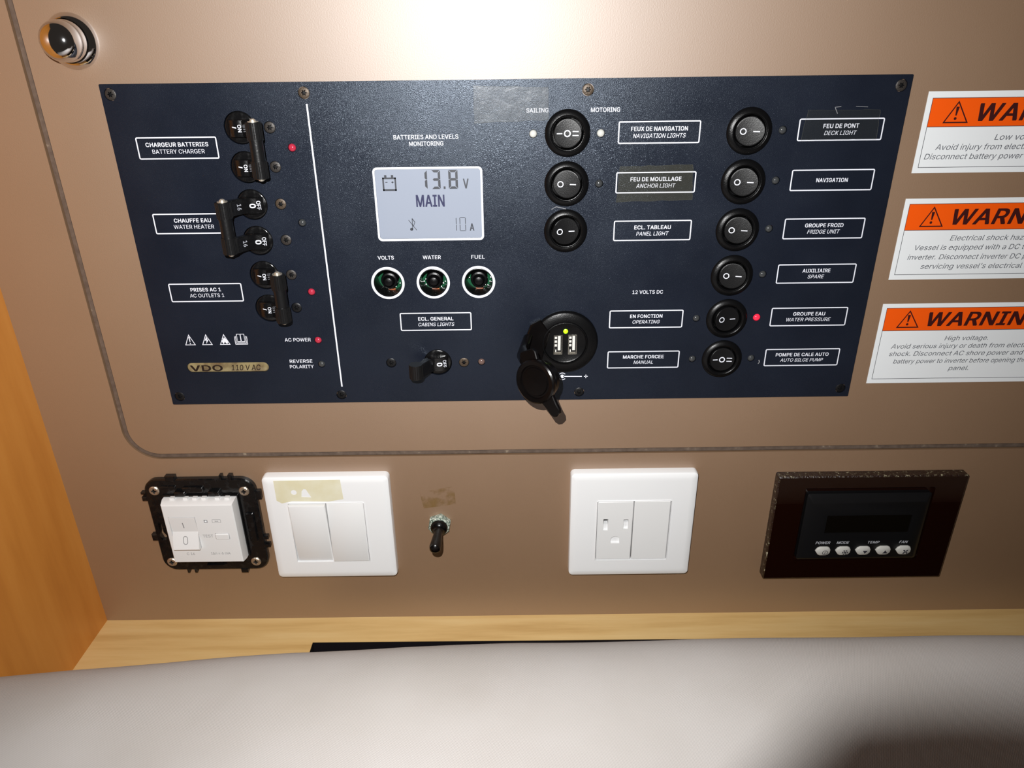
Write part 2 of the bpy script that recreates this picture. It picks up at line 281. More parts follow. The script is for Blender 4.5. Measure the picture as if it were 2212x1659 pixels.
# outlines of a plain grotesque alphabet: letter, advance, contours (cap height = 200)
ALPHABET = r"""
A 189 6,0 79,200 109,200 182,0 155,0 113,119 104,146 91,188 96,188 84,146 75,119 33,0/43,56 43,78 145,78 145,56
B 179 24,0 24,200 95,200 114,198 129,193 141,185 150,174 155,161 157,147 155,135 152,126 140,112 124,105 124,103 133,101 143,97 151,89 158,80 163,68 164,54 163,39 157,26 148,15 135,7 118,2 97,0/49,22 96,22 116,25 130,31 137,41 140,54 138,63 135,72 128,80 120,86 110,89 98,91 49,91/49,112 94,112 113,116 121,122 127,128 131,137 132,146 130,159 123,169 111,175 94,178 49,178
C 201 105,-3 88,-1 73,3 59,10 47,19 36,31 27,45 21,62 17,80 16,100 17,120 21,138 27,155 36,169 47,181 59,190 73,197 88,201 105,203 134,198 147,193 158,185 168,176 176,164 182,152 186,137 161,137 153,155 140,168 124,177 105,179 88,177 72,170 59,159 49,143 43,123 41,100 43,76 49,57 59,41 72,30 88,23 105,21 124,24 140,32 153,45 161,63 186,63 182,49 176,36 168,24 158,15 147,7 134,2 120,-2
D 197 86,0 38,0 38,22 84,22 107,25 125,32 139,43 149,59 155,78 157,100 155,123 149,142 139,157 126,168 108,175 87,178 37,178 37,200 89,200 107,199 124,195 139,188 157,174 170,154 177,138 180,120 181,100 180,81 177,63 170,47 162,33 151,21 138,12 123,5 105,1/49,200 49,0 24,0 24,200
E 165 24,0 24,200 146,200 146,178 49,178 49,112 140,112 140,90 49,90 49,22 148,22 148,0
F 161 24,0 24,200 145,200 145,178 49,178 49,109 136,109 136,87 49,87 49,0
G 205 106,-3 89,-1 73,3 59,10 46,19 36,31 27,45 21,62 17,80 16,100 17,120 21,138 27,155 36,169 46,181 59,190 72,197 88,201 104,203 119,202 134,198 147,192 159,184 168,175 177,164 183,151 186,137 160,137 152,155 140,168 124,176 104,179 87,177 72,170 59,159 49,143 43,123 41,100 43,76 49,57 59,41 72,30 88,23 106,21 122,23 136,28 147,37 156,48 161,63 163,80 171,78 111,78 111,101 188,101 188,79 185,56 177,36 165,19 148,7 128,0
H 203 24,0 24,200 49,200 49,114 154,114 154,200 180,200 180,0 154,0 154,91 49,91 49,0
I 118 12,0 12,22 46,22 46,178 12,178 12,200 106,200 106,178 72,178 72,22 106,22 106,0
L 154 24,0 24,200 49,200 49,22 142,22 142,0
M 247 24,0 24,200 60,200 109,74 113,62 118,48 122,33 126,19 121,19 125,32 130,48 134,62 139,74 187,200 223,200 223,0 198,0 198,114 198,129 199,145 199,162 199,180 202,180 196,161 189,143 184,127 179,114 134,0 112,0 67,114 63,126 57,142 51,160 44,180 47,180 47,164 48,146 48,129 48,114 48,0
N 206 24,0 24,200 54,200 135,72 143,59 152,42 163,22 159,21 158,43 157,62 157,77 157,200 182,200 182,0 152,0 79,114 70,130 58,150 42,178 47,178 48,151 49,129 49,114 49,0
O 210 105,-3 88,-1 73,3 59,10 47,19 36,31 27,45 21,62 17,80 16,100 17,120 21,138 27,155 36,169 47,181 59,190 73,197 88,201 105,203 122,201 137,197 151,190 163,181 174,169 182,155 189,138 193,120 194,100 193,80 189,62 182,45 174,31 163,19 151,10 137,3 122,-1/105,21 122,23 137,30 150,41 161,57 167,76 169,100 167,124 161,143 150,159 137,170 122,177 105,179 88,177 72,170 59,159 49,143 43,124 41,100 43,76 49,57 59,41 72,30 88,23
P 175 24,0 24,200 92,200 114,198 131,192 144,182 153,169 159,154 161,137 159,120 153,104 144,91 131,81 114,75 92,73 49,73 49,0/49,95 91,95 106,97 117,101 125,107 131,115 134,125 135,137 134,148 131,158 125,166 117,172 105,176 91,178 49,178
Q 210 96,63 123,63 145,33 151,26 184,-19 158,-19 136,10 130,18/105,-3 88,-1 73,3 59,10 47,19 36,31 27,45 21,62 17,80 16,100 17,120 21,138 27,155 36,169 47,181 59,190 73,197 88,201 105,203 122,201 137,197 151,190 163,181 174,169 182,155 189,138 193,120 194,100 193,80 189,62 182,45 174,31 163,19 151,10 137,3 122,-1/105,21 122,23 137,30 150,41 161,57 167,76 169,100 167,124 161,143 150,159 137,170 122,177 105,179 88,177 72,170 59,159 49,143 43,124 41,100 43,76 49,57 59,41 72,30 88,23
R 177 24,0 24,200 93,200 114,198 131,192 144,183 153,170 159,155 161,138 159,121 153,107 144,95 131,85 114,80 93,78 49,78 49,0/49,100 92,100 106,101 117,105 125,111 131,118 135,127 136,138 135,150 131,159 125,167 117,173 106,176 92,178 49,178/139,0 90,90 119,90 168,0
S 176 88,-3 68,-2 50,4 36,12 25,24 18,38 15,54 41,54 43,43 49,34 56,28 65,23 88,19 101,20 112,24 122,29 130,36 134,45 136,55 135,63 131,70 116,80 96,87 72,94 50,102 34,114 24,128 20,146 23,162 29,176 40,187 54,196 71,201 89,203 108,201 124,196 138,187 148,176 155,163 158,149 133,149 128,162 119,172 105,178 88,180 76,179 66,176 57,171 51,164 47,157 45,148 47,138 51,131 67,121 83,115 104,110 122,104 141,93 155,78 159,67 161,54 158,39 152,25 141,13 127,4 109,-2
T 176 12,178 12,200 164,200 164,178 101,178 101,0 76,0 76,178
U 203 102,-3 80,-1 61,6 45,17 33,31 26,49 24,68 24,200 49,200 49,70 50,56 55,44 63,34 74,27 87,22 102,20 117,22 130,27 140,34 148,44 153,56 154,70 154,200 180,200 180,68 177,49 170,31 158,17 143,6 124,-1
V 189 80,0 6,200 33,200 76,81 85,54 97,12 92,12 105,54 114,81 155,200 182,200 109,0
W 270 61,0 6,200 32,200 64,77 69,57 73,37 77,16 74,16 79,37 83,57 88,77 120,200 149,200 181,77 187,57 191,37 195,16 192,16 196,37 201,57 206,77 237,200 263,200 208,0 179,0 145,127 138,154 132,187 137,187 132,155 125,127 91,0
X 186 7,0 85,112 85,93 12,200 41,200 70,157 80,142 88,129 96,115 91,115 99,129 107,142 117,157 147,200 175,200 102,94 102,113 179,0 150,0 115,51 106,65 98,77 91,91 96,91 89,77 81,65 71,51 36,0
Y 186 80,0 80,82 6,200 36,200 76,135 87,115 98,91 88,91 99,115 110,135 150,200 179,200 105,82 105,0
Z 172 16,0 16,18 108,151 120,169 134,187 137,179 112,178 88,178 16,178 16,200 156,200 156,181 66,51 53,32 38,13 35,21 60,22 84,22 157,22 157,0
J 156 73,-3 49,1 30,13 20,25 15,39 13,57 13,68 38,68 38,57 41,41 48,29 59,22 73,20 87,22 97,29 104,41 107,57 107,200 132,200 132,57 130,39 125,25 116,13 97,1
K 183 41,57 41,85 55,103 69,119 83,135 143,200 176,200 91,108 90,109/24,0 24,200 49,200 49,131 49,88 49,76 49,0/146,0 74,102 90,122 176,0
0 178 89,-3 68,0 51,9 37,24 27,45 22,61 20,79 19,100 20,120 23,139 27,155 37,176 51,190 69,200 89,203 110,200 127,190 141,176 151,155 156,139 158,120 159,100 158,79 156,61 151,45 141,24 127,9 110,0/89,19 103,22 114,29 123,41 130,57 134,76 135,100 134,124 130,143 123,159 114,171 103,178 89,181 75,178 64,171 55,159 48,143 44,124 43,100 44,76 48,57 55,41 64,29 75,22
1 178 30,0 30,21 154,21 154,0/108,200 108,0 83,0 83,176 82,176 34,141 34,168 78,200
2 178 25,0 25,19 92,90 111,111 122,128 126,146 125,156 121,165 115,171 107,177 88,181 77,179 68,176 60,170 55,163 51,153 50,142 26,142 28,159 34,174 44,186 56,195 71,201 88,203 105,201 120,195 133,186 142,175 148,162 150,146 146,125 132,102 105,71 60,24 60,22 153,22 153,0
3 178 86,-3 68,-1 52,4 38,12 28,23 20,36 17,52 43,52 45,42 50,34 56,28 65,23 86,20 108,24 117,29 124,37 128,46 129,57 128,67 124,77 118,85 108,92 95,96 79,97 62,97 62,118 113,176 113,178 27,178 27,200 146,200 146,181 83,109 83,114 104,113 121,108 135,100 146,87 152,73 154,57 152,40 146,26 135,14 121,5 105,-1
4 178 16,41 16,62 97,200 122,200 43,65 43,64 162,64 162,41/111,0 111,48 111,57 111,125 135,125 135,0
5 178 87,-3 70,-1 55,4 42,13 33,24 26,37 23,51 48,51 50,43 54,35 68,24 87,20 98,21 109,25 117,32 123,41 128,52 129,64 127,76 123,87 117,96 108,103 98,107 86,109 66,106 50,97 26,99 38,200 144,200 144,178 59,178 53,119 54,119 70,128 90,131 103,130 116,126 126,120 136,112 143,102 149,91 153,78 154,64 152,46 145,30 135,16 121,6 105,-1
6 178 89,-3 71,-1 56,6 43,16 33,29 27,45 25,64 27,78 31,94 54,134 99,200 127,200 59,103 57,103 65,113 77,121 92,123 109,122 124,116 136,107 145,94 151,79 153,62 151,44 145,29 135,16 122,6 106,-1/89,19 100,20 110,25 117,31 124,40 127,50 129,62 127,74 124,84 117,92 110,99 100,103 89,104 78,103 68,99 60,93 54,84 50,74 49,62 50,50 54,40 60,31 68,25 78,20
7 178 38,0 127,176 127,178 24,178 24,200 154,200 154,176 65,0
8 178 89,-3 70,-1 53,4 40,13 29,24 23,38 20,53 22,65 26,77 32,87 40,95 49,101 60,104 60,105 47,111 36,121 30,134 28,150 30,164 36,177 45,188 57,196 72,201 89,203 106,201 120,196 133,188 142,177 148,164 150,150 148,134 141,121 131,111 118,105 118,104 129,101 138,95 146,87 152,77 156,65 158,53 155,38 149,24 138,13 125,4 108,-1/89,19 101,20 112,24 121,29 127,36 131,45 132,54 131,65 127,74 120,82 111,88 101,91 89,92 77,91 67,88 58,82 51,74 47,65 45,54 47,45 51,36 57,29 66,24 76,20/89,114 108,118 115,123 121,130 124,138 126,148 124,157 121,165 115,172 108,177 89,181 70,177 62,172 57,165 53,157 52,148 53,138 57,130 62,123 70,118
9 178 89,203 106,201 122,194 135,184 145,171 151,155 153,136 151,122 147,106 124,66 79,0 51,0 119,97 121,97 113,87 101,79 86,77 69,78 54,84 42,93 33,106 27,121 25,138 27,156 33,172 43,184 56,194 71,201/89,181 78,180 68,175 60,169 54,160 51,150 49,138 51,126 54,116 60,108 68,101 78,97 89,96 100,97 110,101 118,107 124,116 127,126 129,138 127,150 124,160 118,169 110,175 100,180
. 74 37,-2 31,0 25,3 21,9 19,16 21,23 25,29 31,33 37,34 44,33 50,29 54,23 55,16 54,9 50,3 44,0
' 81 31,125 28,200 53,200 50,125
= 178 28,96 28,118 150,118 150,96/28,38 28,60 150,60 150,38
a 153 63,-3 49,-2 37,2 27,8 19,18 14,29 12,42 13,54 17,63 23,70 30,76 49,83 70,86 92,89 104,92 107,95 108,100 108,101 105,117 94,127 77,130 59,127 46,118 39,108 16,114 22,127 31,136 41,143 52,148 76,151 94,149 112,142 120,135 127,126 131,114 132,99 132,0 109,0 109,20 107,20 99,10 85,0/67,18 79,19 90,23 98,29 104,37 107,45 108,54 108,75 102,72 91,69 79,67 69,66 53,62 41,55 37,49 36,41 40,28 51,21
b 167 90,-3 78,-2 68,1 54,12 46,23 44,23 44,0 21,0 21,200 45,200 45,126 46,126 54,136 67,147 77,150 90,151 108,149 123,142 136,130 145,115 151,96 153,74 151,52 145,33 136,18 123,6 108,-1/87,18 99,20 110,26 118,34 124,46 128,59 129,74 128,89 124,103 118,114 110,122 99,128 87,130 74,128 63,123 55,114 49,103 46,90 44,74 46,59 49,45 55,34 64,26 74,20
c 156 81,-3 62,-1 46,6 32,18 22,33 16,52 13,74 16,96 22,114 32,130 46,141 62,149 81,151 102,148 120,140 134,127 142,109 119,103 114,114 106,122 95,128 81,130 68,128 57,122 49,113 43,102 39,88 38,74 39,59 43,46 49,35 57,26 68,20 81,18 95,20 106,26 115,35 120,46 143,40 134,22 120,8 102,0
d 167 77,-3 59,-1 44,6 31,18 21,33 15,52 13,74 15,96 22,115 31,130 44,142 59,149 77,151 90,150 99,147 113,136 120,126 122,126 122,200 146,200 146,0 123,0 123,23 121,23 113,12 99,1 89,-2/80,18 93,20 103,26 112,34 118,45 121,59 123,74 121,90 118,103 112,114 104,123 93,128 80,130 67,128 57,122 49,114 43,103 39,89 38,74 39,59 43,46 49,34 57,26 68,20
e 159 83,-3 63,-1 46,6 32,18 22,33 16,52 13,73 16,95 22,114 32,129 45,141 62,149 81,151 104,147 116,142 126,134 134,124 140,111 145,95 146,76 146,67 38,67 39,55 43,42 50,32 59,24 71,20 83,18 100,21 112,29 120,41 143,36 139,25 132,15 122,8 111,2 98,-2/38,87 121,87 121,93 117,106 111,116 103,123 93,128 81,130 68,128 58,123 49,116 43,106 39,95
f 100 90,149 90,129 3,129 3,149/32,0 32,170 33,181 38,191 44,199 53,204 74,208 87,207 95,205 89,184 84,186 77,186 67,185 61,181 57,174 56,165 56,0
g 167 81,-59 66,-58 53,-55 32,-43 20,-27 40,-16 48,-26 61,-35 81,-38 98,-36 111,-30 120,-18 122,-2 122,27 120,27 113,16 99,6 89,3 77,2 60,4 44,10 31,21 22,35 15,54 13,75 15,97 22,115 31,130 44,142 60,149 77,151 90,150 100,147 113,136 121,125 123,125 123,149 146,149 146,-3 144,-21 138,-35 127,-46 114,-53 99,-58/81,23 93,25 104,30 112,37 118,48 122,60 123,76 122,91 118,104 112,115 104,123 93,128 81,130 68,128 57,122 49,114 43,103 39,90 38,76 39,61 43,48 49,38 57,30 68,25
h 161 45,89 45,0 21,0 21,200 45,200 45,113 40,113 49,131 60,142 74,149 89,151 104,150 116,145 126,137 134,126 139,112 140,94 140,0 116,0 116,92 114,108 107,120 97,127 83,129 72,128 63,125 56,119 50,111 46,101
i 66 21,0 21,149 45,149 45,0/33,174 27,175 21,179 17,184 16,190 17,196 21,201 27,205 33,206 39,205 45,201 48,196 50,190 48,184 45,179 39,175
j 66 21,149 45,149 45,-12 44,-25 40,-36 34,-44 25,-51 15,-55 1,-56 -4,-56 -4,-34 1,-34 10,-33 16,-28 19,-21 21,-11/33,174 26,175 21,179 17,184 16,190 17,196 21,201 26,205 33,206 39,205 45,201 48,196 50,190 48,184 45,179 39,175
k 150 43,54 43,83 47,83 112,149 142,149 72,78 70,78/21,0 21,200 45,200 45,0/116,0 58,73 75,90 146,0
l 74 55,-1 40,1 29,8 23,19 21,33 21,200 45,200 45,39 47,24 51,21 57,20 63,21 67,21 71,1 64,0
m 240 21,0 21,149 44,149 44,116 42,116 46,127 52,136 68,148 86,152 101,149 113,142 121,130 126,116 123,116 127,126 133,135 150,147 172,152 184,150 195,146 205,139 213,129 217,116 219,100 219,0 195,0 195,100 193,114 186,123 176,128 165,130 155,129 147,126 136,114 132,97 132,0 108,0 108,102 106,113 99,122 90,128 78,130 62,126 55,121 49,114 46,105 45,94 45,0
n 161 45,89 45,0 21,0 21,149 44,149 44,113 40,113 49,131 60,142 74,149 89,151 104,150 116,145 126,137 134,126 139,112 140,94 140,0 116,0 116,92 114,108 107,120 97,127 83,129 72,128 63,125 56,119 50,111 46,101
o 163 81,-3 62,-1 46,6 32,18 22,33 16,52 13,74 16,96 22,114 32,130 46,141 62,149 81,151 101,149 117,141 131,130 141,114 148,96 150,74 148,52 141,33 131,18 117,6 101,-1/81,18 95,20 106,26 115,35 121,46 124,59 126,74 124,88 121,101 115,113 106,122 95,128 81,130 68,128 57,122 49,113 43,102 39,88 38,74 39,59 43,46 49,35 57,26 68,20
p 167 21,-56 21,149 44,149 44,126 46,126 54,136 67,147 77,150 90,151 108,149 123,142 136,130 145,115 151,96 153,74 151,52 145,33 136,18 123,6 108,-1 90,-3 78,-2 68,1 54,12 46,23 45,23 45,-56/87,18 99,20 110,26 118,34 124,46 128,59 129,74 128,89 124,103 118,114 110,122 99,128 87,130 74,128 63,123 55,114 49,103 46,90 44,74 46,59 49,45 55,34 64,26 74,20
q 167 146,-56 122,-56 122,23 120,23 113,12 99,1 89,-2 77,-3 59,-1 44,6 31,18 21,33 15,52 13,74 15,96 22,115 31,130 44,142 59,149 77,151 90,150 99,147 113,136 121,126 123,126 123,149 146,149/80,18 93,20 103,26 112,34 118,45 121,59 123,74 121,90 118,103 112,114 104,123 93,128 80,130 67,128 57,122 49,114 43,103 39,89 38,74 39,59 43,46 49,34 57,26 68,20
r 102 21,0 21,149 44,149 44,126 45,126 51,136 60,144 71,150 84,151 90,151 96,151 96,127 90,128 81,128 71,127 63,124 55,118 49,111 46,103 45,93 45,0
s 143 72,-3 57,-2 44,1 33,7 24,15 18,25 14,37 37,42 41,31 49,24 59,19 71,18 85,20 96,24 103,32 105,40 104,48 100,53 93,58 83,61 59,67 41,73 28,82 21,93 18,108 20,120 26,130 34,139 45,146 59,150 74,151 88,150 100,146 110,141 118,133 127,114 105,109 102,117 95,124 86,129 74,131 61,129 51,125 45,118 43,109 44,101 49,96 68,88 90,82 108,76 120,67 128,56 130,42 128,29 123,19 114,9 102,3 88,-2
t 89 80,149 80,129 3,129 3,149/26,185 50,185 50,38 51,30 53,24 59,21 67,20 73,20 79,21 84,1 75,-1 66,-2 49,1 36,8 28,20 26,37
u 161 72,-2 58,0 45,4 35,12 27,23 22,37 21,55 21,149 45,149 45,57 47,41 54,29 65,22 79,20 89,21 98,24 106,30 111,38 115,48 116,60 116,149 140,149 140,0 117,0 117,36 121,36 112,18 101,7 87,0
v 153 64,0 7,149 33,149 65,61 73,34 81,8 72,8 80,34 88,61 120,149 146,149 89,0
w 223 54,0 9,149 34,149 52,84 60,54 69,16 65,16 73,53 81,84 99,149 124,149 142,84 150,53 158,16 154,16 162,53 170,84 189,149 214,149 169,0 145,0 125,68 120,88 114,110 109,133 114,133 109,110 103,88 97,68 78,0
x 149 8,0 67,86 67,67 11,149 39,149 58,120 70,100 81,81 69,81 80,100 92,120 111,149 138,149 82,66 82,84 141,0 113,0 91,34 79,53 68,71 80,71 70,53 58,34 36,0
y 153 19,-54 24,-34 28,-34 41,-35 51,-29 59,-14 64,-1 7,149 33,149 65,61 73,34 81,8 72,8 80,34 88,61 120,149 146,149 80,-23 69,-42 55,-53 36,-57 25,-56
z 150 16,0 16,18 100,126 100,127 19,127 19,149 131,149 131,130 50,24 50,22 133,22 133,0
@ 186 6,0 80,200 107,200 180,0/41,22 145,22 94,167 92,167
"""
def untangle(l):
    """cut off the little crossed tips of a contour"""
    def cr(a, b, c): return (b[0] - a[0]) * (c[1] - a[1]) - (b[1] - a[1]) * (c[0] - a[0])
    again = True
    while again:
        again = False; n = len(l)
        for i in range(n):
            for j in range(i + 2, n):
                if (j + 1) % n == i: continue
                p, q, r, t = l[i], l[(i + 1) % n], l[j], l[(j + 1) % n]
                if cr(p, q, r) * cr(p, q, t) < 0 and cr(r, t, p) * cr(r, t, q) < 0:
                    k = cr(r, t, p) / (cr(r, t, p) - cr(r, t, q)); x = (p[0] + (q[0] - p[0]) * k, p[1] + (q[1] - p[1]) * k)
                    a_, b_ = [x] + l[i + 1:j + 1], [x] + l[j + 1:] + l[:i + 1]
                    def ar(m): return abs(sum(m[u][0] * m[(u + 1) % len(m)][1] - m[(u + 1) % len(m)][0] * m[u][1] for u in range(len(m))))
                    l = a_ if ar(a_) > ar(b_) else b_; again = True; break
            if again: break
    return l
GLY = {}
for ln in ALPHABET.strip().split('\n'):
    k, adv, rest = ln.split(' ', 2)
    GLY[{'@': '\u0394'}.get(k, k)] = (int(adv), [untangle([tuple(map(int, p.split(','))) for p in c.split(' ')]) for c in rest.split('/')])
_cm = {}
def area(l): return sum(l[i][0] * l[(i + 1) % len(l)][1] - l[(i + 1) % len(l)][0] * l[i][1] for i in range(len(l))) / 2
def inside(p, l):
    c = False
    for i in range(len(l)):
        (x0, y0), (x1, y1) = l[i - 1], l[i]
        if (y0 > p[1]) != (y1 > p[1]) and p[0] < (x1 - x0) * (p[1] - y0) / (y1 - y0) + x0: c = not c
    return c
def glyph_mesh(ch, bold):
    """outer contours run clockwise; each is filled by itself with its counters, overlapping ones a hair apart;
    a heavier weight prints the letter several times, each print shifted slightly"""
    if (ch, bold) in _cm: return _cm[(ch, bold)]
    d = bold * 280; loops = GLY[ch][1]; V = []; Fc = []; lay = 0
    outer = [l for l in loops if area(l) < 0]; holes = [l for l in loops if area(l) > 0]
    sh = [(0, 0)] if bold < .003 else [(-d, -d * .6), (d, -d * .6), (-d, d * .6), (d, d * .6)]
    for o in outer:
        ls = [o] + [h for h in holes if inside(h[0], o)]
        tri_ = [list(t) for t in tessellate_polygon([[Vector((x, y, 0)) for x, y in l] for l in ls])]
        for dx, dy in sh:
            b = len(V); V += [(float(x + dx), float(y + dy), lay) for l in ls for x, y in l]
            Fc += [[i + b for i in t] for t in tri_]; lay += 1
    _cm[(ch, bold)] = (V, Fc); return _cm[(ch, bold)]
def glyphs(txt, bold, ital):
    x = 0; V = []; Fc = []; sh = .21 if ital else 0
    for n_, ch in enumerate(txt):
        if ch == ' ': x += SPACE; continue
        vs_, fs = glyph_mesh(ch, bold); b = len(V)
        V += [(x + p + q * sh, q, k + .5 * (n_ % 2)) for p, q, k in vs_]; Fc += [[i + b for i in f] for f in fs]
        x += GLY[ch][0] + bold * 280 * 1.2
    return V, Fc
def text(g, txt, u, v, cap, w=None, h=1.53, bold=.026, ital=False, rot=0, align='c', uv=None):
    """centre (u,v); cap height mm; w = total width mm"""
    vs_, fs = glyphs(txt, bold, ital)
    H, _ = glyphs('H', bold, False); hy0 = min(p[1] for p in H); hy1 = max(p[1] for p in H)
    sy = cap / (hy1 - hy0); x0 = min(p[0] for p in vs_); x1 = max(p[0] for p in vs_)
    sx = (w / (x1 - x0)) if w else sy * .95
    cx = (x0 + x1) / 2 if align == 'c' else x0; cy = (hy0 + hy1) / 2
    c_, s_ = math.cos(rot), math.sin(rot); out = []
    for x, y, lay in vs_:
        a = (x - cx) * sx; b = (y - cy) * sy
        hh = h(u + a * c_ - b * s_, v + a * s_ + b * c_) if callable(h) else h
        out.append((u + a * c_ - b * s_, v + a * s_ + b * c_, hh + (.006 if cap < 5 else .03) * lay))
    g.add(out, fs); return g
def line(g, p, q, w, h=1.53):
    p = Vector(p); q = Vector(q); d = (q - p).normalized(); n = Vector((-d.y, d.x)) * w / 2
    g.add([(*(p + n), h), (*(p - n), h), (*(q - n), h), (*(q + n), h)], [[0, 1, 2, 3]])
def poly(g, pts, h=1.53): g.tess([pts], h)
def ringflat(g, outer, inner, h=1.53):
    n = len(outer); g.add([(x, y, h) for x, y in outer] + [(x, y, h) for x, y in inner], [[i, (i + 1) % n, n + (i + 1) % n, n + i] for i in range(n)])

# ================================================================== SETTING
HX0, HX1, HV0, HV1, HR = 20.4, 680.0, 16.2, 340.0, 20.0
g = G(); g.prism([(-26, -112.2), (700, -112.2), (700, 370), (-26, 370)], -18, 0, holes=[rrect(HX0 - .5, HX1 + .5, HV0 - .5, HV1 + .5, HR + .5, 12)[::-1]])
w = link('wall_back', g.mesh(M_wall, (300, 0, 0)), None, (300, 0, 0)); w['kind'] = 'structure'
g = G(); g.prism(rrect(HX0 - 8, HX1 + 8, HV0 - 8, HV1 + 8, HR), -22, -18.2, holes=[rrect(HX0 + 8, HX1 - 8, HV0 + 8, HV1 - 8, HR)[::-1]])
ob = part('gap_backing', g, M_dark, w)  # added dark plate that blocks light leaking through the gap around the hatch
g = G()
# left wooden side, standing out from the wall
s0 = len(g.v)
g.box(-45, -25.2, -112, 370, 0, 97, bev=0)
wl = link('wall_left', g.mesh(M_woodz, (-35, 0, 100)), None, (-35, 0, 100)); wl['kind'] = 'structure'

# shelf with the dark cut-out
shelf = thing('wooden_shelf', 'light oak shelf board running along the foot of the brown wall', 'shelf', (300, -112, 100))
g = G()
def lie(u, v, h): return (u, h, v)      # swap so that prism thickness runs down (v) and outline lies in u,h
hole = [(121.6, 22.6), (121.6, 150), (672, 150), (672, 25.2)]
g.prism([(-120, 0), (700, 0), (700, 300), (-120, 300)], -130, -112, holes=[hole[::-1]])
g.xf(lie); part('board', g, M_woodx, shelf)
g = G()
lo = inset(hole, 0.15)
g.walls(lo, -165, -112.2); g.tess([lo], -165); g.xf(lie)
part('recess_liner', g, M_blackpanel if False else mat('black_recess', (.008, .006, .008), .5), shelf, 'black lined cut-out sunk into the board', smooth=0)

# hatch panel
hatch = thing('hatch_panel', 'brown laminate hatch with rounded corners that carries the dark control panel', 'hatch', (300, 140, 0))
g = G(); T = 3.2
lo = rrect(HX0 + T, HX1 - T, HV0 + T, HV1 - T, HR - T, 12)
g.prism(lo, -18, 0, holes=[[(66, 66), (66, 216), (442, 216), (442, 66)]])
part('hatch_face', g, M_wall, hatch)
g = G()
lo2 = rrect(HX0 + .35, HX1 - .35, HV0 + .35, HV1 - .35, HR - .35, 12)
lo1 = rrect(HX0 + T - .32, HX1 - T + .32, HV0 + T - .32, HV1 - T + .32, HR - T, 12)
lom = rrect(HX0 + .7, HX1 - .7, HV0 + .7, HV1 - .7, HR - .7, 12)
g.walls(lo2, -18, -.6); g.walls(lo2, -.6, -.15, lom); g.walls(lom, -.15, -.1, lo1); g.walls(lo1, -.1, -18)
part('edge_trim', g, M_trim, hatch, 'dark brown scuffed edge strip')
# chrome latch on the hatch
la = G()
la.lathe([(12.5, -.2), (12.5, .7), (12.1, 1.6), (11.2, 2.9), (10.2, 4.0), (9.8, 4.3), (9.6, 3.4)], 0, 0, 64)
lk = G(); lk.lathe([(9.3, 1), (9.3, 7.0), (9.1, 7.6), (8.9, 7.9), (9.0, 8.3), (9.15, 9.5), (9.0, 11.4), (8.3, 13.4), (7.0, 15.2), (5.2, 16.5), (3.0, 17.3), (1.2, 17.6), (.01, 17.65)], 0, 0, 64)
knob = link('push_latch', la.mesh(M_chrome, (0, 0, 0)), None, (47.0, 247.4, 0))
tag(knob, 'round chrome push-button latch at the upper left of the hatch', 'latch')
part_me = lk.mesh(M_chrome, (0, 0, 0)); put('push_knob', part_me, knob, (47.0, 247.4, 0))

# ================================================================== CONTROL PANEL
F = 1.5                                             # height of its face above the hatch
PX0, PX1, PZ0, PZ1 = 55.3, 453.0, 53.7, 228.3
cp = thing('control_panel', 'dark navy electrical switch panel with white lettering screwed to the brown hatch', 'control panel', (254, 141, 0))
BRK = [(120.8, 207.4, 'on'), (120.8, 188.3, 'on'), (120.8, 169.4, 'off'), (120.8, 150.4, 'off'), (121.3, 131.4, 'on'), (121.3, 112.5, 'on')]
CB = (212.8, 78.6)
SWS = [(284.65, 202.9, 'flat', 'navigation lights'), (284.65, 178.0, 'off', 'anchor light'), (284.65, 153.6, 'on', 'panel light'),
       (375.9, 202.8, 'off', 'deck light'), (375.9, 177.9, 'off', 'navigation'), (375.9, 153.0, 'off', 'fridge unit'),
       (375.9, 128.0, 'off', 'spare'), (375.9, 103.1, 'on', 'water pressure'), (375.9, 78.6, 'flat', 'auto bilge pump')]
LEDS = [(145.4, 197.6, 'r', 'battery charger'), (145.5, 159.6, 'o', 'water heater'), (145.5, 121.6, 'r', 'AC outlets'), (145.6, 93.1, 'r', 'AC power'),
        (145.8, 78.3, 'o', 'reverse polarity'), (267.4, 202.8, 'w', 'sailing'), (301.4, 202.7, 'w', 'motoring'), (301.5, 177.9, 'o', 'anchor light'),
        (392.8, 203.1, 'o', 'deck light'), (392.8, 178.4, 'o', 'navigation'), (392.8, 153.4, 'o', 'fridge unit'), (392.8, 128.4, 'o', 'spare'),
        (359.0, 103.4, 'o', 'operating'), (392.8, 103.5, 'R', 'water pressure'), (359.0, 78.7, 'o', 'manual'), (392.8, 78.7, 'o', 'auto bilge pump'),
        (237.8, 78.5, 'a', 'cabin lights')]
SCR = [(59.9, 223.6, 'd'), (154.8, 223.3, 'r'), (294.3, 223.1, 'r'), (448.1, 223.3, 'd'), (60.2, 58.8, 'b'), (155.1, 58.6, 'b'), (294.5, 58.5, 'b'), (447.8, 58.8, 'b'),
       (135.6, 207.4, 'd'), (135.6, 188.3, 'd'), (135.6, 169.5, 'r'), (135.7, 150.5, 'd'), (135.8, 131.4, 'd'), (136.1, 112.6, 'b'), (185.9, 78.6, 'b'), (227.7, 78.3, 'r')]
BTN = [(188.0, 126.1, 'VOLTS'), (212.8, 126.1, 'WATER'), (237.6, 126.1, 'FUEL')]
LCD = (185.9, 240.3, 150.4, 186.4)
USB = (285.4, 90.4)
TAGS = (68.3, 115.3, 74.1, 80.1)
